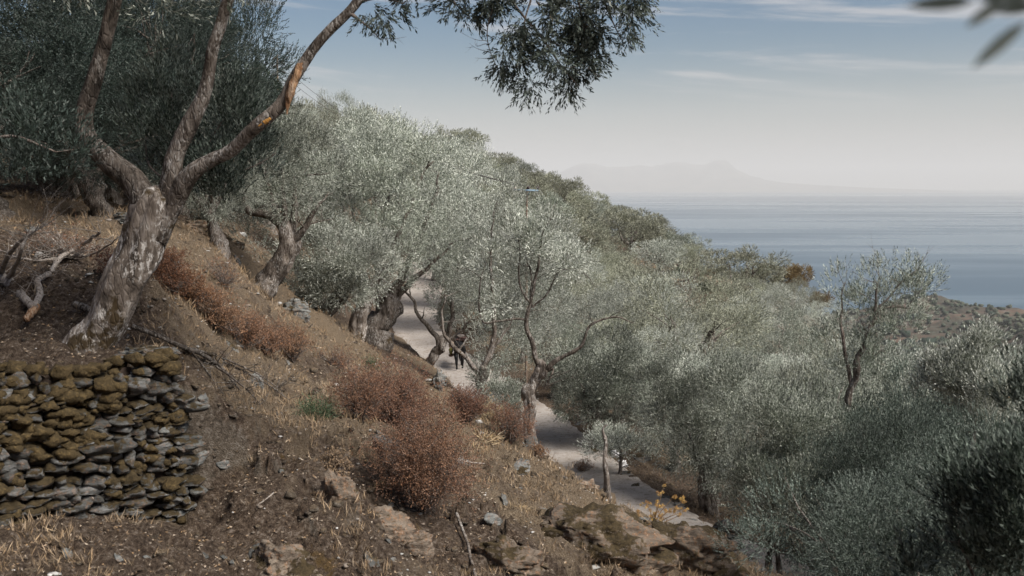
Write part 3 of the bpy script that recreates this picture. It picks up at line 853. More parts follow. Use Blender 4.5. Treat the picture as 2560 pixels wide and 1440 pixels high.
def side(px):
    return 'left' if px < 860 else ('centre' if px < 1700 else 'right')
GR = random.Random(21)
def put_tree(i, px, py, d, r, k):
    rad = r * d / FPX * (1.04 if k == 'f' else 1.08 if k == 's' else 1.0)
    top = P(px, py, d)
    x, y = top[0], top[1]
    if path_near(np.array([x]), np.array([y]))[0][0] < 1.6: x += 1.8
    lod = 'near' if d < 27 else ('mid' if d < 82 else ('far' if i % 4 else 'far2'))
    pr = PROTO[lod][(i * 7 + 3) % len(PROTO[lod])]
    gz_ = G(x, y)
    s = rad / 2.15
    h = top[2] - gz_
    sz = h / 5.05
    szc = max(0.62 * s, min(1.75 * s, sz))
    off = 0.0
    if abs(szc - sz) > 0.02: off = h - szc * 5.05
    if abs(off) > 0.6: print('TREE %d px=%d d=%d h=%.1f s=%.2f off=%.2f' % (i, px, d, h, s, off))
    mt = {'f': 'olive_far', 's': 'olive_silver', 'o': 'olive', 'd': 'olive_shaded', 'n': 'olive' if d > 21 else 'olive_deep'}[k]
    if k == 's' and i % 4 == 1: mt = 'olive'
    if k == 's' and i % 5 == 2: mt = 'olive_far'
    if k == 'f' and i % 4 == 3: mt = 'olive'
    t = thing('olive_tree', LABELS[i], 'tree', (x, y, gz_), GR.uniform(0, 6.28), (s, s, szc), GROUPS[k])
    a = obj('trunk', pr[0], t); b = obj('crown', pr[1], t)
    use_mat(b, M[mt])
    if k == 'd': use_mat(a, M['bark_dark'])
    return t
GROUPS = {'f': 'olive trees far out along the ridge', 's': 'silvery olive trees of the grove below the path', 'o': 'grey-green olive trees of the grove', 'd': 'dark olive trees on the shaded upper slope', 'n': 'olive trees close below the viewpoint'}
ADJ = {'f': ['small rounded khaki-green', 'dusky olive-green', 'tight-crowned grey-green', 'broad yellowish-green'], 's': ['silvery grey', 'pale silver-green', 'frosty light green', 'soft billowing silver'],
       'o': ['grey-green feathery', 'dense mid-green', 'loose sage-green', 'bushy dark-sage'], 'd': ['tall near-black green', 'heavy shadowed', 'dark feathery', 'deep bottle-green'], 'n': ['large spiky sage-green', 'leafy dark grey-green', 'upright-shooted green', 'broad bristling olive-green']}
def fill_grove():
    r = random.Random(99); out = []
    acc = [(P(g[0], g[1], g[2])[0], g[2], g[3] * g[2] / FPX) for g in GROVE]
    bare = [(P(1765, 720, 92), 12.5), (P(1845, 790, 80), 8), (P(1440, 575, 118), 5), (P(2010, 830, 62), 4), (P(1545, 660, 102), 4.5), (P(1640, 700, 92), 4)]
    for it in range(2600):
        z_ = r.random()
        if z_ < .66: px, d = r.uniform(1130, 2160), math.exp(r.uniform(math.log(34), math.log(165)))
        elif z_ < .86: px, d = r.uniform(560, 1180), math.exp(r.uniform(math.log(48), math.log(150)))
        else: px, d = r.uniform(1950, 2700), math.exp(r.uniform(math.log(15), math.log(70)))
        x = (px - 1280) / FPX * d; y = d
        pd = path_near(np.array([x]), np.array([y]))[0][0]
        i = int(np.argmin(abs(PC[:, 1] - y)))
        if pd < 3.6 or (px > 1130 and d < 120 and x < PC[i, 0] + 2.5): continue
        if px < 1130 and pd < 5: continue
        if any(math.hypot(x - b[0][0], y - b[0][1]) < b[1] for b in bare): continue
        R = r.uniform(1.5, 2.3) if d > 84 else r.uniform(1.7, 2.6)
        if any(math.hypot(x - a[0], (y - a[1])) < (1.04 if d > 84 else 1.03) * (R + a[2]) for a in acc): continue
        h = 4.9 * R / 2.15 * r.uniform(.8, 1.05); top = G(x, y) + h
        v = (-top * CP - SP * y) / (y * CP - SP * top); py = 720 + FPX * v
        acc.append((x, y, R))
        # keep the skyline of the photograph
        sky = np.interp(px, [600, 850, 1100, 1300, 1500, 1740, 1850, 2100, 2600], [270, 265, 330, 415, 515, 625, 650, 860, 1030])
        if py < sky: continue
        k = 'f' if d > 84 else ('s' if r.random() < .72 else 'o')
        if d < 27: k = 'n'
        out.append((round((x / d) * FPX + 1280), round(py), round(d, 1), round(R * FPX / d), k))
    return out
GROVE += fill_grove()
print('GROVE', len(GROVE))
def grove_labels():
    out = []
    for i, (px, py, d, r, k) in enumerate(GROVE):
        a = ADJ[k][i % 4]
        w = 'left' if px < 640 else 'left of centre' if px < 1150 else 'centre' if px < 1500 else 'right of centre' if px < 1850 else 'right' if px < 2250 else 'far right'
        if k == 'f': p = 'on the skyline ridge' if py < 660 and (px - 1150) * 0.45 + 350 > py - 15 else 'below the ridge crest'
        elif k == 's': p = 'in the silver mass beyond the track' if d < 80 else 'partway up the far slope'
        elif k == 'd': p = 'behind the big forked olive'
        elif k == 'o': p = 'beside the gravel track' if px > 1200 else 'on the slope behind the gnarled trunks'
        else: p = 'rising from below the camera'
        # neighbours: nearest other tree further left decides the ordinal
        same = sorted([g[0] for g in GROVE if g[4] == k])
        rank = [g[0] for g in sorted([(q[0], j) for j, q in enumerate(GROVE) if q[4] == k])].index(px) + 1
        rank = [j for _, j in sorted([(q[0], j) for j, q in enumerate(GROVE) if q[4] == k])].index(i) + 1
        tot = len(same)
        pos = ('number %s from the left' % ORD[rank]) if True else ''
        out.append('%s olive, %s from the left among the %s' % (a, ORD[rank - 1], {'f': 'far ridge trees', 's': 'silver grove trees', 'o': 'grey-green slope trees', 'd': 'dark upper trees', 'n': 'close lower trees'}[k]))
    return out
def ordinal(n):
    t = ['', 'twenty', 'thirty', 'forty', 'fifty', 'sixty', 'seventy', 'eighty', 'ninety']
    u = ['first', 'second', 'third', 'fourth', 'fifth', 'sixth', 'seventh', 'eighth', 'ninth', 'tenth', 'eleventh', 'twelfth', 'thirteenth', 'fourteenth', 'fifteenth', 'sixteenth', 'seventeenth', 'eighteenth', 'nineteenth']
    if n < 20: return u[n - 1]
    if n > 99: return 'hundred-and-' + ordinal(n - 100) if n > 100 else 'hundredth'
    return t[n // 10 - 1] + ('-' + u[n % 10 - 1] if n % 10 else '') if n % 10 else t[n // 10 - 1][:-1] + 'ieth'
ORD = [ordinal(i + 1) for i in range(160)]
LABELS = grove_labels()
for i, g in enumerate(GROVE):
    put_tree(i, *g)
# ------------------------------------------------------------------ trees drawn one by one
def L(pts):
    return [(*P(px, py, d), r * d / FPX) for px, py, d, r in pts]
def lobe(px, py, d, rx, ry, rd=None):
    c = P(px, py, d); k = d / FPX
    return (c, np.array([rx * k, (rd if rd else (rx + ry) * .5) * k, ry * k]))
def twigs(T, c, rng, n, ln, r0, t0=0.3, up=0.2, sub=2, toward=None):
    """n side twigs off a curve c (x,y,z,r)"""
    tips = []
    for i in range(n):
        s = c[min(len(c) - 1, int(len(c) * rng.uniform(t0, 1)))]
        d = rng.normal(size=3); d[2] = abs(d[2]) * .6 + up
        if toward is not None: d = d * .6 + np.array(toward)
        d /= np.linalg.norm(d); l = ln * rng.uniform(.5, 1.3)
        m = s[:3] + d * l * .5 + rng.normal(0, .07 * l, 3); e = s[:3] + d * l + rng.normal(0, .16 * l, 3)
        q = curve([(*s[:3], min(r0, s[3] * .8)), (*m, r0 * .6), (*e, r0 * .22)], 2, .03, i)
        T.add(q[:, :3], q[:, 3], 4, cap=False); tips.append(q)
        for k in range(sub):
            s2 = q[int(len(q) * rng.uniform(.3, .85))]; d2 = d + rng.normal(0, .6, 3); l2 = l * rng.uniform(.25, .55)
            e2 = s2[:3] + d2 / np.linalg.norm(d2) * l2
            q2 = np.array([(*s2[:3], r0 * .4), (*((s2[:3] + e2) / 2 + rng.normal(0, .05 * l2, 3)), r0 * .28), (*e2, r0 * .14)])
            T.add(q2[:, :3], q2[:, 3], 3, cap=False); tips.append(q2)
    return tips

def hero(label, trunk, limbs, lobes, m, barkm='bark', limbm='bark', lms=None, n=6000, ll=.07, lw=.017, nleaf=14, slen=.3, gnarl=.3, seg=22, seed=1, gap=0.0, twig=0, flute=.35, upk=.55, group=None, twl=.7, spread=.6, droop=.3, gf=3.0, rs=1.0):
    trunk = [(p[0], p[1], p[2], p[3] * rs) for p in trunk]; limbs = [[(p[0], p[1], p[2], p[3] * rs) for p in q] for q in limbs]
    rng = np.random.default_rng(seed)
    tr = L(trunk); b = tr[0][:3]
    b = np.array([b[0], b[1], G(b[0], b[1])])
    d = trunk[0][2]
    root = (b[0], b[1], b[2] - 0.4, tr[0][3] * 1.35)
    e0, e1 = np.array(tr[-2][:3]), np.array(tr[-1][:3]); u = (e1 - e0) / np.linalg.norm(e1 - e0); r_ = tr[-1][3]
    tr = [root] + tr + [(*(e1 + u * r_ * .7), r_ * .8), (*(e1 + u * r_ * 1.1), r_ * .25)]
    t = thing('olive_tree', label, 'tree', b, group=group)
    T = Tubes(); c = curve(tr, 3, 0.05 * d / 15, seed)
    T.add(c[:, :3], c[:, 3], seg, gnarl, gf, seed=seed, flute=flute)
    T.build('trunk', M[barkm], t, origin=b)
    for i, lb in enumerate(limbs):
        T = Tubes(); q = curve(L(lb), 3, 0.035 * d / 15, seed + i)
        T.add(q[:, :3], q[:, 3], max(7, seg // 2), gnarl * .6, gf * 1.5, seed=seed + i)
        if twig: twigs(T, q, rng, twig, twl, max(.006, q[-1, 3]), t0=.35)
        T.build('limb', M[lms[i] if lms else limbm], t, origin=b)
    if lobes:
        lb = [(l[0] - b, l[1]) for l in lobes]
        cm = crown_mesh('crown', lb, n, ll, lw, nleaf, slen, rng, M[m], seed=seed * 2.3, gap=gap, upk=upk, spread=spread, droop=droop)
        obj('crown', cm, t)
    return t

# the big forked olive on the terrace edge
tA = hero('big leaning olive with pale lichened trunk forking into three limbs above the stone wall',
 [(192,912,11.1,58),(232,860,11.1,51),(272,790,11,48),(318,700,11,50),(350,620,11,53),(372,560,11,54),(386,515,11,46)],
 [[(375,540,11,34),(335,450,11,33),(275,400,10.9,28),(222,355,10.9,24),(204,310,10.9,21),(222,240,10.9,20),(250,150,10.9,18),(276,50,10.9,17),(296,-80,10.9,15),(310,-240,10.9,8)],
  [(388,590,11,28),(402,530,11,28),(430,450,11,27),(440,385,11,21),(465,325,11,22),(497,270,11,19),(516,215,11,17),(527,150,11,14),(545,70,11,15),(580,-20,11,13),(610,-140,11,8)],
  [(392,600,11,26),(428,520,11,26),(466,445,10.9,23),(520,398,10.9,17),(585,372,10.8,16),(645,315,10.7,17),(700,268,10.7,16),(722,235,10.7,15),(738,190,10.7,14),(765,140,10.7,13),(810,88,10.7,12),(865,38,10.7,12),(915,-20,10.7,11),(1010,-110,10.7,9),(1180,-170,10.6,8),(1370,-150,10.6,6),(1540,-90,10.6,4)]],
 None, 'olive', 'bark_light', 'bark', lms=['bark_dark', 'bark', 'bark'], gnarl=.10, seg=44, seed=5, flute=.22, gf=4)
def drooping():
    rng = np.random.default_rng(8); b = np.array(tA.location)
    T = Tubes()
    br = [[(1190,-170,10.6,5),(1240,-60,10.6,4),(1290,20,10.6,3),(1350,90,10.6,3),(1400,160,10.6,2),(1450,215,10.6,1)],
          [(1330,-155,10.6,4),(1340,-40,10.5,3),(1310,60,10.5,2),(1300,140,10.5,1.2),(1290,170,10.5,1)],
          [(1480,-110,10.6,4),(1500,-30,10.7,3),(1530,50,10.7,2),(1560,110,10.7,1)],
          [(1400,-140,10.6,4),(1440,-20,10.6,3),(1460,70,10.6,2),(1465,120,10.6,1)],
          [(870,30,10.7,7),(900,55,10.7,3),(925,75,10.7,2),(950,102,10.7,1)],
          [(900,0,10.7,4),(960,-10,10.7,3),(1010,10,10.7,1)],
          [(1010,-110,10.7,4),(1080,-60,10.7,3),(1140,10,10.7,2),(1170,40,10.7,1)],
          [(1230,20,10.6,2),(1215,70,10.6,1.4),(1225,130,10.6,1.2),(1250,180,10.6,1)],
          [(1350,90,10.6,2),(1420,120,10.6,1.4),(1500,190,10.6,1)]]
    cs = [curve(L(q), 3, .02, i) for i, q in enumerate(br)]
    for c in cs: T.add(c[:, :3], c[:, 3], 5, cap=False); twigs(T, c, rng, 5, .3, .004, up=-.3)
    T.build('drooping_branch', M['twig'], tA, origin=b)
    lobes = [lobe(955,25,10.7,62,38),lobe(895,5,10.7,40,28),lobe(1060,0,10.7,60,30),lobe(1140,15,10.7,62,38),lobe(1265,50,10.6,45,60),lobe(1275,120,10.6,42,58),
             lobe(1340,30,10.6,60,55),lobe(1370,140,10.6,62,50),lobe(1400,195,10.6,66,42),lobe(1345,200,10.6,50,40),lobe(1440,170,10.6,50,40),
             lobe(1450,30,10.7,70,60),lobe(1530,35,10.7,76,66),lobe(1490,100,10.7,55,45),lobe(1560,-10,10.7,62,50),lobe(1200,-30,10.6,60,40)]
    lb = [(l[0] - b, l[1] * .80) for l in lobes]
    p, d, _ = crown_shoots(lb, 1450, rng, gap=.6, gfreq=3.2, inner=.1, upk=-.35, seed=3, sub=.42)
    V, F, TT = leaves(p, d, .20 * rng.uniform(.6, 1.3, len(p)), 12, .062, .016, rng, spread=.8, tri=False)
    mesh_np('crown', V, F, M['olive_deep'], tA, attr=TT)
    # high leafy top, mostly above the frame, lobes added to shade limbs and terrace
    lb = [(P(px, py, d) - b, np.array([a * .0043 * 1, a * .0043, a * .0036])) for px, py, d, a in
          [(300,-330,10.9,300),(120,-300,11.5,260),(520,-320,11,280),(700,-380,11,230),(900,-340,10.7,230),(1100,-340,10.6,210),(420,-440,11,300),(1300,-350,10.2,220),(1500,-380,9.8,230),(700,-520,9.6,300),(1100,-600,9.4,300),(300,-600,9.5,300),(1450,-640,9,260),(-150,-450,10,300)]]
    cm = crown_mesh('crown', lb, 7500, .075, .022, 11, .3, rng, M['olive'], seed=9, gap=.05)
    obj('crown', cm, tA)
    # grey-green shoots sprouting round the fork
    T = Tubes()
    for q in ([(455,450,11.2,3),(500,400,11.5,2.5),(560,300,11.7,1.5)],[(430,430,11.2,3),(440,330,11.6,2),(430,230,11.7,1.2)],[(400,440,11.3,3),(360,400,11.6,2),(370,300,11.8,1)],[(470,440,11.2,3),(600,440,11.5,2),(690,380,11.6,1)]):
        c = curve(L(q), 3, .02, 3); T.add(c[:, :3], c[:, 3], 5, cap=False); twigs(T, c, rng, 5, .28, .004)
    T.build('sucker_stems', M['twig'], tA, origin=b)
    lb = [(l[0] - b, l[1]) for l in [lobe(*q) for q in ((520,400,11.6,70,80),(590,340,11.6,50,80),(560,280,11.7,45,80),(470,330,11.7,45,90),(430,250,11.7,45,110),(380,330,11.8,50,90),(640,430,11.5,35,45),(560,460,11.4,60,50))]]
    obj('sucker_leaves', crown_mesh('sucker_leaves', lb, 2600, .06, .016, 12, .24, rng, M['olive_deep'], seed=5, gap=.15, upk=.8), tA)
    # bare torn strip of orange wood and a lichen patch on the right-hand limb
    T = Tubes()
    c = curve(L([(752,158,10.66,6),(741,185,10.64,10),(727,225,10.63,9.5),(719,258,10.63,7),(716,285,10.62,2.5)]), 3, .01, 2)
    T.add(c[:, :3], c[:, 3], 9, .5, 16)
    T.build('torn_wood', M['wood'], tA, origin=b)
    T = Tubes()
    for a, r in (((672,298), 4), ((664,304), 5), ((650,312), 2.5)):
        c = L([(a[0] - 4, a[1] + 4, 10.52, r), (a[0] + 4, a[1] - 3, 10.52, r)])
        c = curve(c, 1); T.add(c[:, :3], c[:, 3], 7, .5, 30)
    m, nt, b_ = mat('orange_lichen'); b_.inputs['Base Color'].default_value = (.40, .21, .06, 1)
    T.build('lichen_patch', m, tA, origin=b)
drooping()

hero('stout mossy-footed olive leaning right, its dark elbow limb bent over the upper slope',
 [(640,740,25,34),(672,705,25,30),(705,660,25,27),(722,610,25,25),(722,575,25,22)],
 [[(720,590,25,15),(700,555,25,13),(668,533,25,11),(630,532,25,9),(610,515,25,9),(608,480,25,7),(616,430,25,3)],
  [(715,575,25,10),(690,530,25,8),(668,470,25,6),(655,400,25,3)],[(718,570,25,9),(703,490,25,6),(708,400,25,3)],
  [(730,590,25,12),(738,520,25,8),(736,440,25,3)],[(728,610,25,12),(765,560,25,8),(800,510,25,4)]],
 [lobe(640,400,25.5,75,60),lobe(700,350,26,90,60),lobe(770,370,26,85,65),lobe(610,480,27,70,60),lobe(790,450,26,70,60),lobe(560,560,28,80,60),lobe(640,590,28,60,45),lobe(700,450,26.5,60,50),lobe(675,440,24.3,45,45),lobe(735,480,24.3,40,40),lobe(630,470,24.5,30,30),lobe(800,540,26,60,45),lobe(520,500,28,60,60)],
 'olive', 'bark', 'bark_dark', n=6700, ll=.062, lw=.016, seed=12, flute=.5, gap=.1, twig=3)
hero('slim dark olive slanting up to the right below a rounded low crown',
 [(800,800,30,22),(822,772,30,18),(850,738,30,16),(872,700,30,13)],
 [[(870,700,30,9),(850,660,30,6),(820,620,30,2)],[(872,700,30,9),(900,660,30,5),(930,630,30,2)]],
 [lobe(800,650,29.5,75,55),lobe(870,630,29.5,80,58),lobe(750,680,29.5,45,42),lobe(840,710,29.5,60,40),lobe(930,670,30,50,40),lobe(740,640,29.8,40,30)],
 'olive_silver', 'bark_dark', 'bark_dark', n=7500, ll=.068, lw=.019, nleaf=12, seed=14, gap=0, twig=3)
hero('tall pale split-trunk olive standing beside the hollow gnarled trunk above the track',
 [(888,872,34,20),(896,830,34,19),(908,770,34,18),(922,725,34,14)],
 [[(920,730,34,10),(955,690,34,8),(975,655,34,7),(990,645,34,6),(983,610,34,5),(1010,560,34,5),(1035,500,34,4),(1050,440,34,3),(1085,400,34,2)],
  [(912,760,34,8),(905,690,34,6),(890,600,34,4),(880,500,34,2)]],
 [lobe(860,420,34,110,80),lobe(930,370,34.5,100,70),lobe(840,520,34,90,65),lobe(930,480,33.5,90,75),lobe(900,590,34,80,50),lobe(860,330,35,60,40)],
 'olive_silver', 'bark_light', 'bark', n=6500, ll=.078, lw=.024, nleaf=13, seed=17, gap=.02, twig=4, flute=.6)
hero('hollow gnarled old olive with the broad spreading crown above the track bend',
 [(925,885,35,40),(935,850,35,40),(950,815,35,36),(968,780,35,30),(965,750,35,27)],
 [[(965,760,35,16),(1000,700,35,11),(1040,620,35,8),(1080,520,35,5),(1100,430,35,2)],[(960,760,35,14),(940,680,35,9),(960,560,35,5),(980,400,35,2)],[(975,770,35,12),(1010,720,35,8),(1080,660,35,5),(1140,600,35,2)]],
 [lobe(1010,400,35.5,110,85),lobe(1080,450,35,100,85),lobe(1000,520,34.5,100,80),lobe(1130,520,35,80,75),lobe(1060,600,34.5,90,55),lobe(970,620,34,70,50),lobe(960,700,34,60,45),lobe(1150,440,36,55,60),lobe(1020,330,36,50,35),lobe(1130,620,35,60,45)],
 'olive_silver', 'bark', 'bark', n=6500, ll=.078, lw=.024, nleaf=13, seed=19, gap=.04, twig=4, flute=.6, gnarl=.25)
hero('slender olive forking low in a wide V right beside the walking mule',
 [(1072,920,42,20),(1082,890,42,17),(1098,868,42,16),(1104,852,42,17)],
 [[(1100,860,42,10),(1088,832,42,9),(1060,808,42,7),(1042,790,42,6),(1034,750,42,5),(1010,725,42,3)],[(1108,860,42,11),(1124,828,42,9),(1132,790,42,7),(1130,740,42,5),(1145,660,42,3)],
  [(1115,850,42,5),(1140,838,42,4),(1160,820,42,3),(1175,800,42,2)]],
 [lobe(1150,560,43,70,60),lobe(1130,640,42,70,45),lobe(1170,700,42,60,50),lobe(1085,700,42,45,35),lobe(1180,640,43,60,60),lobe(1160,770,43,45,40),lobe(1130,750,44,45,45),lobe(1175,820,45,40,28)],
 'olive_silver', 'bark', 'bark_dark', n=6500, ll=.085, lw=.024, nleaf=12, seed=23, gap=.2, twig=4, rs=.75)
hero('olive with a burred foot whose long left limb crosses in front of the mule',
 [(1205,992,33,19),(1200,965,33,20),(1197,942,33,21),(1207,922,33,17)],
 [[(1200,940,33,11),(1175,905,33,9),(1148,880,33,8),(1118,855,33,7),(1109,835,33,6),(1104,790,33,4),(1112,740,33,2)],
  [(1210,930,33,13),(1222,890,33,12),(1236,845,33,10),(1238,790,33,8),(1230,710,33,6),(1228,600,33,4),(1240,500,33,2)],
  [(1225,890,33,6),(1255,840,33,4),(1290,790,33,2)],[(1148,880,33,4),(1160,860,33,3),(1170,840,33,2)]],
 [lobe(1225,545,34,80,65),lobe(1290,560,34,85,75),lobe(1350,620,35,70,60),lobe(1260,640,34,90,60),lobe(1210,700,34,50,50),lobe(1300,710,34.5,80,60),lobe(1340,780,36,70,60),lobe(1270,800,35,60,50),lobe(1255,870,34.5,50,45),lobe(1240,950,33.5,38,40)],
 'olive_silver', 'bark', 'bark', n=6700, ll=.075, lw=.020, nleaf=12, seed=29, gap=.16, twig=3, flute=.4, rs=.66)
hero('half-bare pollarded olive with a knobbed pale trunk standing on the bank edge',
 [(1330,1122,20.5,24),(1326,1075,20.5,21),(1322,1020,20.5,22),(1325,985,20.5,23),(1338,955,20.5,19),(1350,930,20.5,24),(1352,915,20.5,20)],
 [[(1350,925,20.5,11),(1334,875,20.5,9.5),(1318,820,20.5,9),(1318,790,20.5,8),(1330,745,20.5,6.5),(1342,690,20.5,5),(1350,620,20.5,4),(1356,585,20.4,3),(1375,545,20.4,1.5)],
  [(1316,800,20.5,5),(1290,798,20.4,4),(1250,802,20.4,4),(1215,815,20.3,4),(1200,800,20.3,3.5),(1198,760,20.3,3),(1200,700,20.3,2.5),(1220,640,20.3,1.5)],
  [(1328,765,20.5,4.5),(1305,735,20.5,4),(1298,680,20.5,3),(1296,600,20.5,1.5)],[(1328,770,20.5,3),(1326,700,20.5,2.5),(1325,665,20.5,2)],
  [(1332,770,20.5,4),(1365,735,20.6,3.5),(1385,700,20.6,2.5),(1420,640,20.6,1)],[(1400,675,20.6,2),(1445,672,20.6,1.6),(1480,700,20.6,1),(1490,720,20.6,.6)],
  [(1356,930,20.5,13),(1385,905,20.4,10),(1415,888,20.4,8),(1455,868,20.3,7),(1462,850,20.3,5),(1472,820,20.3,5),(1485,808,20.3,5),(1520,793,20.3,3.5),(1550,795,20.3,3),(1585,808,20.3,1.5)],
  [(1365,925,20.5,8),(1385,920,20.4,4),(1372,945,20.3,3),(1362,965,20.3,2)]],
 [lobe(1375,560,20.4,28,34),lobe(1300,620,20.4,24,40),lobe(1215,650,20.3,24,34),lobe(1420,650,20.5,30,24),lobe(1345,600,20.4,30,30),lobe(1350,900,20.4,26,22),lobe(1250,760,20.3,20,18)], 'olive_silver', 'bark', 'bark_dark', gnarl=.36, seg=26, seed=31, n=900, gap=.2, twig=5, twl=.55, flute=.35, gf=6, rs=.66)
hero('small bushy olive with crooked dark stems on the shoulder right of the track',
 [(1495,1085,34,9),(1490,1060,34,8),(1485,1030,34,6)],
 [[(1485,1035,34,5),(1500,1000,34,4),(1520,960,34,2)],[(1486,1035,34,5),(1465,1000,34,4),(1450,960,34,2)]],
 [lobe(1470,950,34,75,60),lobe(1540,940,34,80,65),lobe(1500,890,34.5,85,55),lobe(1590,960,34.5,50,55),lobe(1440,990,34,45,40),lobe(1520,1010,33.6,60,35)],
 'olive', 'bark_dark', 'bark_dark', n=6500, ll=.078, lw=.024, nleaf=12, seed=37, gap=0)
hero('dense olive with a ragged brown trunk beside the dark hollow right of the track',
 [(1765,1290,28,24),(1763,1250,28,18),(1760,1200,28,13),(1765,1150,28,10)],
 [[(1762,1200,28,8),(1735,1130,28,5),(1720,1080,28,3)],[(1764,1180,28,8),(1790,1120,28,5),(1800,1060,28,3)]],
 [lobe(1700,1030,28,70,60),lobe(1780,1010,28,80,65),lobe(1730,1110,28,55,45),lobe(1800,1100,27.6,60,60),lobe(1660,980,29,60,60),lobe(1760,940,28.5,90,60),lobe(1820,1160,27.5,45,50),lobe(1745,1190,27.8,35,35)],
 'olive', 'bark', 'bark_dark', n=6700, ll=.066, lw=.018, nleaf=13, seed=41, gap=.04, flute=.7)
hero('thin-stemmed green olive rising at the lower right edge of the rocky bank',
 [(1928,1460,21,8),(1925,1380,21,7),(1925,1300,21,6),(1935,1220,21,5)],
 [[(1935,1220,21,4),(1900,1150,21,3),(1890,1080,21,2)],[(1935,1230,21,4),(1990,1150,21,3),(2010,1050,21,2)],[(1955,1460,20.6,9),(1945,1400,20.8,6),(1935,1330,21,4)]],
 [lobe(1880,1100,21,75,80),lobe(1960,1060,21,95,80),lobe(1870,1210,20.8,60,70),lobe(1960,1200,20.5,85,80),lobe(2040,1120,21,80,80),lobe(1920,1290,20.5,60,50),lobe(1860,1000,21.5,55,60),lobe(2040,1240,20,70,80),lobe(1850,1150,20.8,45,55)],
 'olive', 'bark_dark', 'bark_dark', n=6700, ll=.062, lw=.016, nleaf=14, seed=43, gap=.02, upk=.7)
# airy tall olive against the sea
hero('airy tall olive whose open sprays stand against the sea',
 [(2110,1060,22,11),(2128,960,22,8),(2150,880,22,7),(2185,800,22,5)],
 [[(2150,880,22,5),(2180,800,22,4.5),(2200,770,22,4),(2240,762,22,3),(2275,775,22,1.5)],[(2185,800,22,4),(2190,740,22,3),(2200,690,22,1)],[(2195,770,22,3),(2240,720,22,2),(2290,680,22,1)],
  [(2128,960,22,5),(2105,860,22,4),(2100,780,22,3),(2110,710,22,1)],[(2160,860,22,4),(2200,820,22,3),(2180,900,22,2)]],
 [lobe(2195,705,22,40,34),lobe(2240,690,22,48,34),lobe(2290,700,22,44,30),lobe(2250,760,22,62,40),lobe(2180,760,22,40,35),lobe(2105,720,22,28,34),lobe(2130,790,22,50,35),lobe(2235,810,22,50,32),lobe(2110,870,22,60,50),lobe(2170,900,22,50,45),lobe(2280,760,22,30,45)],
 'olive', 'bark', 'twig', n=1700, ll=.065, lw=.017, nleaf=13, seed=47, gap=.25, twig=5, upk=.9, spread=.6)
hero('pale spiky olive top poking up before the distant headland',
 [(2430,1080,16,8),(2428,1000,16,6),(2425,930,16,4)],
 [[(2425,930,16,3),(2415,880,16,2),(2420,840,16,1)]],
 [lobe(2400,930,16,45,40),lobe(2440,890,16,28,40),lobe(2360,980,16,50,40),lobe(2480,960,16,60,50),lobe(2430,960,15.8,70,60),lobe(2520,950,15.5,24,40),lobe(2500,1010,15,60,50)],
 'olive_silver', 'bark', 'twig', n=3800, ll=.062, lw=.015, nleaf=14, seed=53, gap=.15, upk=.9, spread=.6)

# sapling, thin, on the bank edge
hero('spindly grafted olive stem with a rotten split foot at the lower track edge',
 [(1520,1288,18.4,10),(1518,1240,18.4,11),(1516,1205,18.4,7),(1512,1140,18.4,5),(1510,1090,18.4,4)],
 [[(1510,1095,18.4,4),(1503,1072,18.4,3),(1520,1062,18.4,2)]], None, 'olive', 'bark', 'bark', seg=12, seed=59, flute=.9)

# trunks of the old trees on the dark upper slope
def back_trunk(label, px, py, d, rpx, hpx, seed):
    hero(label, [(px, py, d, rpx * 1.15), (px + 6, py - hpx * .3, d, rpx), (px + 2, py - hpx * .65, d, rpx * .9), (px + 10, py - hpx, d, rpx * .8)],
         [[(px + 5, py - hpx * .9, d, rpx * .5), (px - 30, py - hpx * 1.4, d, rpx * .35), (px - 60, py - hpx * 2.2, d, rpx * .15)],
          [(px + 8, py - hpx * .9, d, rpx * .5), (px + 50, py - hpx * 1.5, d, rpx * .35), (px + 70, py - hpx * 2.4, d, rpx * .15)]],
         [lobe(px - 60, py - hpx * 2.3, d, 110, 80), lobe(px + 60, py - hpx * 2.4, d, 120, 90), lobe(px, py - hpx * 3.1, d, 140, 90), lobe(px - 130, py - hpx * 2.6, d, 100, 80), lobe(px + 140, py - hpx * 2.1, d, 80, 70)],
         'olive_shaded', 'bark_light', 'bark_dark', n=6500, ll=.07, lw=.02, nleaf=12, seed=seed, flute=.8, gnarl=.45, gap=.02)
back_trunk('massive fluted olive trunk in deep shade left of the big forked olive', 205, 525, 22, 36, 110, 61)
back_trunk('twin-stemmed pale trunk just left behind the big forked olive', 278, 525, 24, 18, 80, 67)

# dark fir-green crown beside the pole
def pine():
    rng = np.random.default_rng(70)
    d = 70; c = P(655, 240, d); b = np.array([c[0], c[1], G(c[0], c[1])])
    t = thing('pine_tree', 'dark green conifer crown on the hilltop left of the wooden pole', 'tree', b)
    T = Tubes(); h = c[2] - b[2]
    q = curve([(0, 0, -.4, .3), (0.1, 0, h * .5, .22), (0, 0.1, h, .1)], 2); T.add(q[:, :3], q[:, 3], 8); T.build('trunk', M['bark_dark'], t)
    k = d / FPX
    lb = [((px - 655) * k, 0, (240 - py) * k + h, r * k) for px, py, r in ((655,215,26),(668,245,34),(645,265,38),(675,280,34),(630,240,30),(660,310,38))]
    lb = [(np.array(l[:3]), np.array([l[3]] * 3)) for l in lb]
    obj('crown', crown_mesh('crown', lb, 2600, .16, .05, 10, .35, rng, M['pine'], seed=4, gap=-.1), t)
pine()

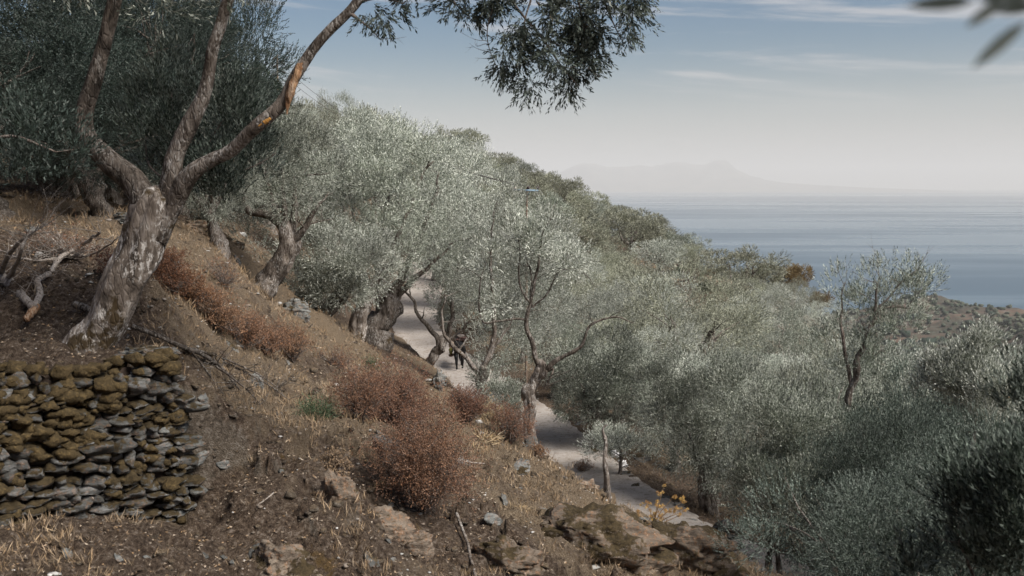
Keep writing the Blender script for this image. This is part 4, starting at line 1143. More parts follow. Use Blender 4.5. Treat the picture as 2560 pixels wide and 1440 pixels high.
def extra_crown(name, label, cat, px, py_top, d, rpx, m, seed, n=1500, ll=.12, lw=.06, flat=.8):
    """small tree or bush of another kind: short trunk, lumpy crown"""
    rng = np.random.default_rng(seed)
    k = d / FPX; r = rpx * k
    c = P(px, py_top, d); b = np.array([c[0], c[1], G(c[0], c[1])]); h = min(max(c[2] - b[2], r * .9), r * 2.6)
    t = thing(name, label, cat, b)
    T = Tubes(); q = curve([(0, 0, -.3, r * .09), (r * .1, 0, h * .35, r * .07), (-r * .05, 0, h * .75, r * .03)], 2, .05, seed)
    T.add(q[:, :3], q[:, 3], 7, .2); twigs(T, q, rng, 6, r * .8, r * .03); T.build('trunk', M['bark'], t)
    lb = [(np.array([rng.normal(0, .38) * r, rng.normal(0, .3) * r, h - r * flat * rng.uniform(.5, 1.2)]), np.array([r * .55, r * .55, r * .5 * flat])) for _ in range(6)]
    obj('crown', crown_mesh('crown', lb, n, ll, lw, 8, .3, rng, M[m], seed=seed, gap=0), t)
extra_crown('autumn_tree', 'ochre-brown leafed tree on the saddle against the sea', 'tree', 1985, 665, 90, 46, 'autumn', 71, 1900)
extra_crown('autumn_tree', 'small rust-ochre tree at the right end of the saddle', 'tree', 2052, 697, 93, 28, 'autumn', 72, 1000)
extra_crown('autumn_bush', 'small orange bush beside the bare earth of the saddle', 'bush', 1775, 682, 97, 12, 'autumn', 73, 350)
extra_crown('green_bush', 'dark green bush on the orange slope below the saddle', 'bush', 1765, 722, 88, 16, 'green', 74, 450)
extra_crown('green_bush', 'low dark bush at the left edge of the bare saddle slope', 'bush', 1700, 675, 96, 17, 'green', 75, 450)
extra_crown('brown_bush', 'brown rounded bush on the bare saddle slope', 'bush', 1728, 678, 93, 18, 'rust_dark', 76, 450)
extra_crown('autumn_tree', 'reddish-brown small tree tucked behind the silvery crown at the ridge foot', 'tree', 1158, 415, 130, 32, 'rust', 77, 900)
extra_crown('bare_tree', 'thin half-bare tree between the ridge and the round olive', 'tree', 1768, 642, 100, 24, 'olive_silver', 78, 130)
extra_crown('autumn_bush', 'yellow-brown bush in the treetops left of the ridge', 'bush', 815, 292, 92, 26, 'autumn', 79, 500)
extra_crown('olive_bush', 'little silvery olive bush at the right edge of the track', 'bush', 1548, 1078, 31, 62, 'olive_silver', 80, 1500, .07, .02, .6)
extra_crown('green_shrub', 'small dark green shrub on the brown bank', 'shrub', 790, 1030, 14.2, 28, 'green', 81, 500, .03, .012, .7)
extra_crown('green_shrub', 'tiny green shrub on the grassy slope above the track', 'shrub', 925, 940, 25, 12, 'green', 82, 160, .04, .016, .7)
extra_crown('olive_bush', 'feathery green olive suckers at the foot of the burred tree', 'bush', 1262, 905, 32, 58, 'olive', 83, 1700, .075, .02, 1.1)

def bare_bush():
    rng = np.random.default_rng(90)
    b, _d = OG(1610, 1130, 29.5)
    t = thing('bare_shrub', 'leafless tangle of pale twigs in front of the dense olive', 'shrub', b)
    for i in range(9):
        T = Tubes(); a = rng.uniform(-.9, .9)
        q = curve([(0, 0, 0, .02), (a * .4, rng.normal(0, .2), .5, .012), (a * 1.1, rng.normal(0, .3), rng.uniform(.7, 1.5), .004)], 2, .08, i)
        T.add(q[:, :3], q[:, 3], 5); twigs(T, q, rng, 7, .6, .007, sub=3); T.build('stem', M['twig_pale'], t)
bare_bush()
# ------------------------------------------------------------------ the dry-stone wall
ROCKS = []
def rock_mesh(name, seed, sub=2, flat=.55, strata=0, rough=.22, tiltd=(0.25, 0.1, 1), m='slate', link=False):
    v, f = icosphere(sub); rng = np.random.default_rng(seed)
    p = v.copy()
    # cut with random planes for facets
    for _ in range(11):
        n = rng.normal(size=3); n /= np.linalg.norm(n); h = rng.uniform(.58, .92)
        s = p @ n; p = p - np.maximum(0, s - h)[:, None] * n
    p = p * (1 + rough * fbm(p * 1.7 + seed, 4, .55))[:, None]
    if strata:
        n = np.array(tiltd, float); n /= np.linalg.norm(n)
        s = (p @ n) * strata + 0.35 * pnoise(p * 1.4 + seed); fl = np.floor(s); fr = s - fl
        hsh = np.sin(fl * 12.9898 + seed) * 43758.5; hsh -= np.floor(hsh)
        q = p - (p @ n)[:, None] * n
        p = p + q * (0.15 * (hsh - .5) + 0.07 * np.where(fr < .22, -1, 0))[:, None]
    p = p * [1, .8, flat]
    p[:, 2] -= 0
    return mesh_np(name, p, f, M[m], smooth=False, link=link)
SL = [rock_mesh('rock', 500 + i, 2, .28 + .1 * (i % 3)) for i in range(8)]
WS = [rock_mesh('stone', 600 + i, 2, .5 + .15 * (i % 3), m='wallstone', rough=.2, strata=3 + i % 3, tiltd=(.1, .1, 1)) for i in range(12)]

def build_wall():
    rng = random.Random(4); nr = np.random.default_rng(4)
    base = np.array([W1[0], W1[1], G(W1[0], W1[1])])
    t = thing('stone_wall', 'mossy dry-stone retaining wall of rough schist under the big forked olive', 'wall', base)
    u0, u1 = 1.35, WL + .02
    def pt(u, v, z): return np.array([W0[0] + WD[0] * u + WNn[0] * v, W0[1] + WD[1] * u + WNn[1] * v, z])
    yaw = math.atan2(WD[1], WD[0])
    # dark packed earth behind the stones
    us = np.linspace(u0 - 2.6, u1, 90); V = []
    zt, zb = [], []
    for u in us:
        a = pt(u, -.34, 0); b = pt(u, .30, 0)
        zt.append(G(a[0], a[1]) - .03); zb.append(G(b[0], b[1]) - .25)
    K = 16
    for k in range(K):
        s = k / (K - 1)
        for i, u in enumerate(us):
            z = zb[i] + (zt[i] - zb[i]) * s; q = pt(u, .06 - .12 * s + .05 * pnoise(np.array([[u * 2, s * 3, 1]]))[0], z); V.append(q)
    I = np.arange(K * 90).reshape(K, 90)
    F = np.stack([I[:-1, :-1].ravel(), I[:-1, 1:].ravel(), I[1:, 1:].ravel(), I[1:, :-1].ravel()], 1)
    mesh_np('earth_core', np.array(V) - base, F, M['core'], t)
    cnt = 0; u = u0 - 0
    row_z = 0.0; rows = []
    h = 0
    while h < WH + .25:
        rh = rng.uniform(.055, .14) * (1.3 if h < .5 else 1); rows.append((h, rh)); h += rh * .93
    for h, rh in rows:
        u = u0 + rng.uniform(0, .2)
        while u < u1:
            big = rng.random() < .14
            w = rng.uniform(.10, .30) * (1.5 if big else 1); hh = rh * rng.uniform(.85, 1.2) * (1.35 if big else 1)
            i = int(np.clip((u - us[0]) / (us[-1] - us[0]) * 89, 0, 89))
            z = zb[i] + .12 + h + rh / 2 + .05 * math.sin(u * 2.1)
            if z < zt[i] + .03 and cnt < 300:
                s = h / WH
                q = pt(u + w / 2, .13 - .12 * s + rng.uniform(-.03, .05), z)
                o = obj('stone', WS[rng.randrange(12)], t, q - base)
                o.scale = (w * .58, rng.uniform(.12, .2), hh * .62 / .62)
                o.scale = (w * .60, rng.uniform(.13, .2), hh * .95)
                o.rotation_euler = (rng.uniform(-.22, .22), rng.uniform(-.2, .2), yaw + rng.uniform(-.4, .4)); cnt += 1
            u += w * .96
    # pale quoin-like stones at the broken right end
    for k in range(40):
        z = zb[-1] + .05 + k * .036; q = pt(u1 + rng.uniform(-.15, .22), rng.uniform(-.3, .12), z - .02 * (k % 5))
        o = obj('stone', SL[rng.randrange(8)], t, q - base); o.scale = [rng.uniform(.11, .2), rng.uniform(.1, .16), rng.uniform(.1, .16)]
        o.rotation_euler = (rng.uniform(-.3, .3), rng.uniform(-.3, .3), rng.uniform(0, 6))
    # cushions of moss over the top and in the joints
    V, F, n = [], [], 0
    ic, icf = icosphere(1)
    for k in range(300):
        s = rng.random() ** .45
        uu = rng.uniform(u0, u1); i = int(np.clip((uu - us[0]) / (us[-1] - us[0]) * 89, 0, 89))
        z = zb[i] + .1 + s * (zt[i] - zb[i] - .02)
        if pnoise(np.array([[uu * 1.1, z * 1.6, 3.3]]))[0] < -.12 and s < .93: continue
        q = pt(uu, .16 - .12 * s + rng.uniform(-.02, .07) - (.25 * rng.random() if s > .95 else 0), z + (.04 if s > .95 else 0))
        r = rng.uniform(.04, .12)
        v = ic * (1 + .25 * nr.normal(size=(len(ic), 1))) * [r, r, r * .62] + q - base
        V.append(v); F.append(icf + n); n += len(ic)
    o = mesh_np('moss', np.concatenate(V), np.concatenate(F), M['moss'], t, smooth=False); o['kind'] = 'stuff'
M['core'] = simple('dark_earth_core', [(.3, (.02, .015, .012)), (.7, (.07, .05, .04))], 9)
build_wall()

# ------------------------------------------------------------------ outcrops
def outcrop(label, px, py, d, wpx, hpx, seed, m='schist', strata=6, tilt=(.5, .1, 1), rz=0.0, ry=0.0, name='rock_outcrop', cat='rock', sink=.25, dy=None, n=3, fix=False):
    if fix: b = P(px, py, d); b[2] = G(b[0], b[1])
    else: b, d = OG(px, py, d)
    k = d / FPX
    t = thing(name, label, cat, b, rz)
    rng = np.random.default_rng(seed)
    for i in range(n):
        me = rock_mesh('block', seed * 10 + i, 4 if i == 0 else 3, 1.0, strata, .3, tilt, m)
        o = obj('block', me, t)
        s = 1.0 if i == 0 else rng.uniform(.4, .7)
        w, h = wpx * k / 2 * s, hpx * k * .5 * s
        o.scale = (w, (dy or w * .8), h * 1.1)
        o.location = ((0, 0, h * (1 - 2 * sink)) if i == 0 else (rng.uniform(-1, 1) * wpx * k * .5, rng.uniform(-.5, .1) * w, -h * .25))
        o.rotation_euler = (0, ry, rng.uniform(-.4, .4))
    return t
outcrop('layered brown schist outcrop with strata rising to the right at the lower track end', 1470, 1400, 13.6, 400, 190, 1, tilt=(.62, .15, 1), strata=9, sink=.35)
outcrop('ochre-mossed slanting rock slab at the bottom edge of the bank', 1700, 1420, 15.5, 290, 170, 2, tilt=(.8, .1, .9), strata=9, sink=.3)
outcrop('dark overhung rock in the lower right corner of the bank', 1800, 1430, 16.5, 130, 90, 3, strata=6, sink=.3)
outcrop('weathered rib of schist under the largest rusty bush', 960, 1350, 11.2, 190, 130, 4, tilt=(.3, .2, 1), strata=8, sink=.35)
outcrop('rounded grey boulder at the bottom centre of the picture', 1270, 1425, 11.2, 200, 110, 5, strata=4, sink=.3)
outcrop('steep ochre-stained rock face left of the rusty bush', 845, 1270, 10.9, 120, 170, 6, tilt=(1, .2, .5), strata=7, sink=.42)
outcrop('dark earthy boulder low in the left foreground', 700, 1420, 8.9, 200, 110, 7, strata=4, sink=.4)
outcrop('jagged grey rock blades beside the track above the rusty bush', 1098, 1003, 31, 46, 52, 8, m='slate', tilt=(1, .1, .25), strata=5, sink=.15, fix=True)
outcrop('leaning grey slab behind the small rust bush by the track', 1146, 1012, 30.6, 38, 48, 9, m='slate', tilt=(1, 0, .8), strata=4, sink=.15, ry=-.5, fix=True)
outcrop('pale lichened rock shelf right of the yellow thistle', 1815, 1345, 19.5, 110, 70, 10, m='slate', tilt=(.1, 0, 1), strata=5, sink=.3)
outcrop('low rock ledge between thistle and schist outcrop', 1700, 1345, 16.8, 90, 45, 11, strata=5, sink=.3)
outcrop('flat pale schist ledges beside the foot of the big olive', 370, 905, 11.0, 150, 62, 12, m='slate', tilt=(.05, 0, 1), strata=7, sink=.3, n=4)
outcrop('lichen-crusted rock heap on the slope behind the rusty hedge', 742, 790, 31, 62, 56, 13, m='slate', tilt=(.2, 0, 1), strata=4, sink=.25, n=4)
outcrop('grey rubble pile of the old terrace behind the forked olive', 318, 555, 20.5, 80, 40, 14, m='slate', strata=4, sink=.3, n=5)
outcrop('weathered terrace ledge right behind the big olive trunk', 500, 585, 27, 110, 46, 15, strata=5, sink=.3, tilt=(0, 0, 1))
outcrop('low brown rock shoulder at the very edge of the lower track', 1600, 1325, 16.5, 70, 40, 16, strata=5, sink=.3)
outcrop('squat stone at the track edge above the split-foot stem', 1470, 1225, 17.6, 60, 42, 17, strata=4, sink=.3)

# loose slate pieces that can be told apart, lying on the slope
RS = random.Random(77)
def loose_rocks():
    spots = [(600,858,16,26),(660,848,17,18),(575,865,15.2,30),(975,915,33,24),(1005,925,33,16),(1020,960,31,20),(960,985,19,16),(880,930,22,20),(640,955,15,38),(560,790,18,16),(430,660,17,26),(85,578,17,26),(330,600,19,14),
             (595,655,26,20),(250,760,13.5,12),(705,1190,11,22),(1150,1155,16,26),(1305,1170,16.5,34),(1165,1180,15.5,16),(1190,1250,14,22),(1260,1250,14,20),(1230,1300,13,30),(930,1400,10.6,30),(1420,1205,17.5,22),(1610,1150,35,34),(1450,1060,37,18),(1485,1130,34,32),
             (1500,1100,35,20),(1560,1185,32,24),(1590,1215,31,18),(1660,1245,29,22),(1700,1262,28.5,26),(1735,1300,27,18),(1845,1370,20,26),(1880,1400,19.6,20),(1900,1425,19,20),(560,1390,9.4,16),(580,1405,9.3,12),(640,1380,9.6,26),(680,1400,9.4,22),
             (760,1435,9.2,32),(820,1010,16.5,16),(905,1000,17,22),(560,1160,11.4,20),(845,1110,14.3,14),(700,1040,14.2,16),(950,1085,15.8,14)]
    marks = [(330,860,'the foot of the big forked olive'),(250,1120,'the stone wall'),(460,740,'the dark rust bush by the big trunk'),(640,860,'the rusty hedge line'),(742,790,'the lichened rock heap'),(660,720,'the mossy-footed olive'),(910,860,'the split-trunk olive'),(1000,1010,'the upper rust-brown bush'),(1075,1200,'the tall rust-brown bush'),(965,1120,'the weathered stump'),(1325,1110,'the knobbed half-bare tree'),(1215,1080,'the pale dry stalks'),(1515,1250,'the split-foot stem'),(1490,1060,'the crooked-stemmed little olive'),(1550,1160,'the white plastic scrap'),(1640,1300,'the yellow thistle'),(1470,1380,'the layered schist outcrop'),(1270,1420,'the rounded boulder'),(845,1250,'the ochre-stained rock face'),(700,1410,'the dark earthy boulder'),(790,1040,'the dark green shrub'),(1160,1350,'the long brown stick'),(1815,1340,'the pale lichened shelf'),(90,760,'the orange-ended fallen branch'),(410,1250,'the leafy rosette')]
    seen = {}
    for px, py, d, r in spots:
        mk = min(marks, key=lambda m: math.hypot(m[0] - px, m[1] - py)); dx, dy = px - mk[0], py - mk[1]
        rel = ('right of' if dx > 0 else 'left of') if abs(dx) > abs(dy) else ('below' if dy > 0 else 'above')
        lab = '%s grey slate %s %s' % ('large' if r > 28 else 'medium' if r > 18 else 'small', rel, mk[2])
        seen[lab] = seen.get(lab, 0) + 1
        if seen[lab] > 1: lab = lab.replace('grey slate', ['flat slate', 'angular slate', 'thin slate'][min(2, seen[lab] - 2)])
        q, d = OG(px, py, d); k = d / FPX
        o = obj('slate_rock', SL[RS.randrange(8)], None, q)
        s = r * k * 1.0; o.scale = (s, s * RS.uniform(.6, 1), s * RS.uniform(.6, 1.1)); lie_on(o, q[0], q[1], RS.uniform(0, 6.28), (RS.uniform(-.2, .2), RS.uniform(-.2, .2)))
        tag(o, lab, 'rock', 'slate pieces on the hillside')
    for i in range(170):
        th_ = RS.uniform(-.46, .34); r = math.exp(RS.uniform(math.log(7.5), math.log(40)))
        x, y = r * math.sin(th_), r * math.cos(th_)
        if path_near(np.array([x]), np.array([y]))[0][0] < 1.7: continue
        u, v = wall_uv(x, y)
        if u < WL + .1 and -.4 < v < .5: continue
        s = RS.uniform(.03, .09) * (r / 12) ** .55
        o = obj('slate_rock', SL[RS.randrange(8)], None, (x, y, G(x, y))); o.scale = (s, s * RS.uniform(.6, 1), s * RS.uniform(.5, 1.1))
        lie_on(o, x, y, RS.uniform(0, 6.28), (RS.uniform(-.25, .25), RS.uniform(-.25, .25)))
        tag(o, 'small stray chip of slate scattered on the brown slope', 'rock', 'stray slate chips on the slope')
loose_rocks()
def standing_slab(label, px, py, d, w, h, rx):
    q, d = OG(px, py, d); k = d / FPX
    o = obj('slate_slab', SL[2], None, q + [0, 0, h * k * .42]); o.scale = (w * k * .6, h * k * .62, .12 * h * k / .48)
    o.rotation_euler = (math.pi / 2 - .15, rx, .15); tag(o, label, 'rock')
standing_slab('dark oval slate slab leaning on the knobbed pale trunk', 1323, 1128, 20.1, 30, 56, .45)
standing_slab('upright grey slate slab among the dry stalks left of the knobbed trunk', 1262, 1090, 19.6, 26, 38, .4)
standing_slab('dark upright slate at the left of the dry stalks', 1238, 1068, 19.9, 22, 34, .2)

# ------------------------------------------------------------------ dry shrubs
def shrub(label, px, py, d, wpx, hpx, seed, m='rust', n=2600, stems=26, ll=.021, lw=.011, name='dry_shrub', tw='twig'):
    rng = np.random.default_rng(seed)
    b, d = OG(px, py, d); k = d / FPX; w, h = wpx * k, hpx * k
    t = thing(name, label, 'shrub', b)
    T = Tubes(); pts, ds = [], []
    for i in range(stems):
        a = rng.uniform(0, 6.28); o = rng.uniform(.15, 1) ** .7
        e = np.array([math.cos(a) * w * o, math.sin(a) * w * o * .7, h * math.sqrt(max(.1, 1 - .75 * o * o)) * rng.uniform(.6, 1.25)])
        gx_ = b[0] + e[0] * .8; gy_ = b[1] + e[1] * .8
        e[2] += (G(gx_, gy_) - b[2]) * .75
        q = curve([(0, 0, 0, .012), (*(e * [.5, .5, .55] + rng.normal(0, .08 * h, 3)), .008), (*e, .003)], 2, .04, i)
        T.add(q[:, :3], q[:, 3], 4, cap=False)
        for tq in twigs(T, q, rng, 5, h * .42, .005, sub=2, up=.5): pts.append(tq[-1, :3]); ds.append(tq[-1, :3] - tq[0, :3])
    T.build('stems', M[tw], t)
    pts = np.array(pts); ds = np.array(ds)
    n = int(n * .95); idx = rng.integers(0, len(pts), n)
    p = pts[idx] + rng.normal(0, h * .085, (n, 3)) * [.9, .9, .9]; dd = ds[idx] + rng.normal(0, .3 * h, (n, 3)) * .6
    V, F, TT = leaves(p, dd, h * .10 + 0 * p[:, 0], 8, ll, lw, rng, spread=1.0)
    mesh_np('foliage', V, F, M[m], t, attr=TT)
shrub('broad rust-brown dead bush on the bank, upper of the two big ones', 985, 1078, 15.6, 92, 125, 201, n=5200, stems=52)
shrub('tall rust-brown dead bush spilling down the bank to the right of the stump', 1062, 1285, 13.2, 84, 215, 202, n=7000, stems=60, m='rust')
shrub('small rusty bush on the left shoulder of the big dead bushes', 905, 1060, 15.3, 62, 110, 203, n=2600)
shrub('rusty bush in front of the leaning grey slab by the track', 1170, 1055, 20.4, 52, 72, 204, n=2600)
shrub('reddish tangle of stalks left of the knobbed pale trunk', 1275, 1105, 19.8, 48, 85, 205, n=1700)
shrub('tawny low bush left of the dry pale stalks', 1225, 1070, 20.2, 42, 46, 206, n=1200, m='straw')
shrub('dark rust bush just right of the big olive trunk', 430, 738, 14.8, 50, 82, 207, n=2400, m='rust_dark')
shrub('dark rusty bush second in the hedge line running down the slope', 478, 768, 14.9, 42, 70, 208, n=1900, m='rust_dark')
shrub('brown bush midway along the rusty hedge line', 545, 830, 15.4, 46, 84, 209, n=2100)
shrub('thin-twigged reddish bush below the slate ledge in the hedge line', 610, 868, 16.2, 50, 70, 210, n=1700)
shrub('reddish brush in the lower middle of the hedge line', 672, 892, 16.8, 52, 68, 211, n=1900)
shrub('last reddish bush at the lower right end of the hedge line', 735, 908, 17.4, 48, 68, 212, n=1800)
shrub('bare purplish twig clump on the slope above the hedge line', 560, 716, 20.5, 45, 58, 213, n=260, tw='twig')
shrub('sparse twiggy bush on the grassy shoulder above the slate', 845, 925, 22, 46, 46, 214, n=420)
shrub('small rusty tuft at the foot of the knobbed pale trunk', 1345, 1148, 19.3, 22, 30, 215, n=500)
shrub('brown tuft at the track edge below the knobbed trunk', 1455, 1180, 18.6, 28, 26, 216, n=400)
shrub('dark weathered bush at the left behind the big olive trunk', 300, 700, 15.5, 60, 60, 217, n=900, m='rust_dark')
shrub('ochre tuft on the steep stained rock face', 835, 1190, 11.4, 40, 44, 218, n=700, m='straw')
shrub('grey-brown twig tangle on the left slope above the fallen branch', 170, 640, 16.5, 120, 70, 219, n=500, stems=34, tw='twig_pale')

# ------------------------------------------------------------------ dead wood
def settle(pts):
    out = []
    for px, py, d, r in pts:
        q, d2 = OG(px, py, d)
        if abs(d2 / d - 1) < .3: d = d2 * .985
        out.append((px, py, d, r))
    return out
def deadwood(name, label, pts, m, seed, ntw=8, tl=.5, extra=None, end=None, cat='branch', sub=3, up=.1):
    rng = np.random.default_rng(seed)
    c = curve(L(settle(pts)), 3, .02, seed); b = c[0, :3].copy()
    t = thing(name, label, cat, b)
    T = Tubes(); T.add(c[:, :3], c[:, 3], 10, .3, 8, seed=seed); T.build('bough', M[m], t, origin=b)
    for i, e in enumerate(extra or []):
        T = Tubes(); q = curve(L(settle(e)), 3, .02, seed + i); T.add(q[:, :3], q[:, 3], 7, .2, 8); twigs(T, q, rng, ntw, tl, .006, sub=sub, up=up); T.build('side_branch', M[m], t, origin=b)
    if ntw:
        T = Tubes(); twigs(T, c, rng, ntw, tl, .007, sub=sub, up=up); T.build('twigs', M[m], t, origin=b)
    if end:
        T = Tubes(); q = curve(L(settle(end)), 2, .01, seed); T.add(q[:, :3], q[:, 3], 9, .5, 20, seed=2); T.build('broken_end', M['wood'], t, origin=b)
    return t
deadwood('fallen_branch', 'fallen pale branch with an orange splintered end on the left slope',
 [(85,770,11.6,9),(105,735,11.8,8),(90,700,12,8),(120,690,12.2,7),(150,640,12.6,6),(210,610,13,5),(250,580,13.4,3)], 'twig_pale', 301, 14, .55,
 [[(85,770,11.6,10),(60,745,11.7,12),(20,700,11.8,14),(-40,690,11.8,16)],[(20,700,11.8,7),(50,640,12,5),(70,590,12.2,3)],[(0,690,11.8,8),(30,610,12.2,5),(120,560,12.6,2)],[(140,650,12.5,4),(60,650,12.5,3),(0,625,12.6,2)],[(150,640,12.6,4),(230,640,13,3),(290,600,13.4,1.5)]],
 [(95,765,11.55,9),(78,780,11.5,11),(62,800,11.45,7)])
deadwood('fallen_branch', 'thin dark dead branch sloping down across the bank from the big trunk',
 [(330,815,12.4,7),(400,840,12.6,6),(455,868,12.8,5.5),(510,890,13,5),(560,925,13.2,4),(600,975,13.2,2)], 'bark_dark', 303, 12, .45,
 [[(455,868,12.8,4),(540,890,13.2,3),(620,920,13.6,2),(700,970,13.9,1)],[(510,890,13,4),(590,915,13.3,3),(670,960,13.7,2),(725,1000,13.8,1)],[(540,915,13.1,3),(600,960,13.2,2),(650,1010,13.2,1)],[(480,880,12.9,3),(520,930,12.9,2),(560,990,12.8,1)]])
deadwood('stick', 'long brown stick lying down the lowest part of the bank', [(1140,1285,12.2,4),(1155,1320,11.8,4),(1170,1370,11.2,4),(1190,1440,10.6,4)], 'bark', 305, 0, .1)
deadwood('stick', 'short pale stick on the dark soil below the wall corner', [(645,1265,10.6,2),(665,1250,10.7,2),(685,1232,10.8,1.5)], 'twig_pale', 306, 0, .1)
deadwood('stick', 'thin pale stick right of the big rusty bush', [(1140,1152,15.6,2.5),(1180,1155,15.8,2.5),(1215,1158,16,1.5)], 'twig_pale', 307, 0, .1)
deadwood('log', 'charred black chunk of wood on the slope left of the rusty bush', [(862,985,17.5,8),(872,975,17.5,10),(884,966,17.5,7)], 'bark_dark', 308, 0, .1, cat='log')
deadwood('log', 'short dark log lying left of the big olive trunk', [(188,760,13,9),(205,766,13,10),(225,774,13,8)], 'bark_dark', 309, 0, .1, cat='log')

def stump():
    b, d = OG(962, 1160, 13.4)
    t = thing('tree_stump', 'grey weathered tree stump under the tall rusty bush', 'stump', b)
    T = Tubes(); k = d / FPX
    q = curve([(0, 0, -.25, 46 * k), (0, 0, .0, 38 * k), (0, 0, 40 * k, 31 * k), (.02, 0, 62 * k, 32 * k)], 2, .01, 3)
    T.add(q[:, :3], q[:, 3], 20, .35, 7, flute=.35); T.build('stump_wood', M['bark_dark'], t)
    me = rock_mesh('cut_top', 9, 2, .16, m='slate'); o = obj('cut_top', me, t); o.scale = (38 * k, 40 * k, 40 * k); o.location = (0, 0, 64 * k); o.rotation_euler = (.1, .22, 0)
stump()

# yellow dried thistle on the track edge
def thistle():
    rng = np.random.default_rng(401); b, d = OG(1635, 1335, 16.6); k = d / FPX
    t = thing('thistle', 'dry straw-yellow thistle standing at the lower end of the track', 'plant', b)
    T = Tubes(); heads = []
    for hx, hy in ((20,100),(-20,72),(50,82),(72,70),(-40,38),(8,60),(40,55),(60,40),(-10,35),(85,52)):
        e = np.array([hx * k, rng.normal(0, .05), hy * k])
        q = curve([(0, 0, 0, .012), (*(e * [.25, 1, .5]), .008), (*e, .004)], 2, .015, hx); T.add(q[:, :3], q[:, 3], 5, cap=False); heads.append(e)
        for tq in twigs(T, q, rng, 4, .12, .004, sub=1, up=.4): heads.append(tq[-1, :3])
    T.build('stalks', M['straw2'], t)
    for e in heads:
        n = 46; u = rng.normal(size=(n, 3)); u[:, 2] += .5
        V, F, TT = leaves(np.repeat(e[None], n, 0), u, .004, 1, .035, .006, rng, spread=.2)
        mesh_np('seed_head', V, F, M['straw2'], t, attr=TT)
M['straw2'] = leaf_mat('yellow_straw', (0.50, 0.33, 0.13), (0.55, 0.38, 0.17), var=.3)
thistle()
def rosette():
    rng = np.random.default_rng(402); b, d = OG(412, 1262, 9.9)
    t = thing('rosette_plant', 'grey-green leafy rosette at the foot of the wall corner', 'plant', b)
    for i in range(26):
        a = i * 2.4; el = .35 + .9 * (i / 26); ln = .17 * (1 - .3 * i / 26)
        dd = np.array([math.cos(a) * math.cos(el), math.sin(a) * math.cos(el), math.sin(el)]); s = np.cross(dd, [0, 0, 1]); s /= np.linalg.norm(s); s *= .014
        m1, tp = dd * ln * .5, dd * ln - np.array([0, 0, .02])
        mesh_np('leaf', np.array([[0, 0, 0], m1 + s, tp, m1 - s]), np.array([[0, 1, 2, 3]]), M['rosette'], t, attr=[.5] * 4)
M['rosette'] = leaf_mat('rosette_leaf', (0.17, 0.19, 0.12), (0.26, 0.27, 0.19))
rosette()
def dry_stalks(label, px, py, d, seed, r=.22, n=60):
    rng = np.random.default_rng(seed); b, d = OG(px, py, d)
    t = thing('dry_plant', label, 'plant', b)
    u = rng.normal(size=(n, 3)); u[:, 2] = np.abs(u[:, 2]) * .5 + .05
    V, F, TT = leaves(rng.normal(0, r * .45, (n, 3)) * [1, 1, .2], u, .02, 2, r * .8, .018, rng, spread=.5)
    mesh_np('dead_leaves', V, F, M['straw'], t, attr=TT)
dry_stalks('clump of pale collapsed dry stalks below the upright slates', 1215, 1100, 19.2, 411, .3, 110)
dry_stalks('curled dry leaves lower left of the pale stalk clump', 1190, 1120, 18.6, 412, .22)
dry_stalks('papery dead plant beside the weathered stump', 955, 1215, 12.4, 413, .16)
dry_stalks('withered stalk clump on the bank above the schist outcrop', 1400, 1205, 17, 414, .2)
dry_stalks('brown withered leaves beside the split-foot stem', 1430, 1225, 16.8, 415, .2)
dry_stalks('dead plant with drooping leaves low on the middle bank', 1290, 1270, 13.8, 416, .16)

def litter_bag():
    for lab, px, py, d, s, sd in (('crumpled white plastic scrap at the right edge of the track', 1556, 1178, 32, 11, 1), ('torn white plastic lump under the little silvery bush', 1538, 1150, 33, 11, 2)):
        q = P(px, py, d); q[2] = G(q[0], q[1]) + .08; k = d / FPX
        me = rock_mesh('plastic_scrap', 900 + sd, 2, .8, m='plastic', rough=.9); o = obj('plastic_scrap', me, None, q); o.scale = (s * k, s * k * .7, s * k * 1.1); tag(o, lab, 'litter')
mm, nt_m, bb = mat('white_plastic'); bb.inputs['Base Color'].default_value = (.72, .73, .76, 1); bb.inputs['Roughness'].default_value = .45; M['plastic'] = mm
litter_bag()

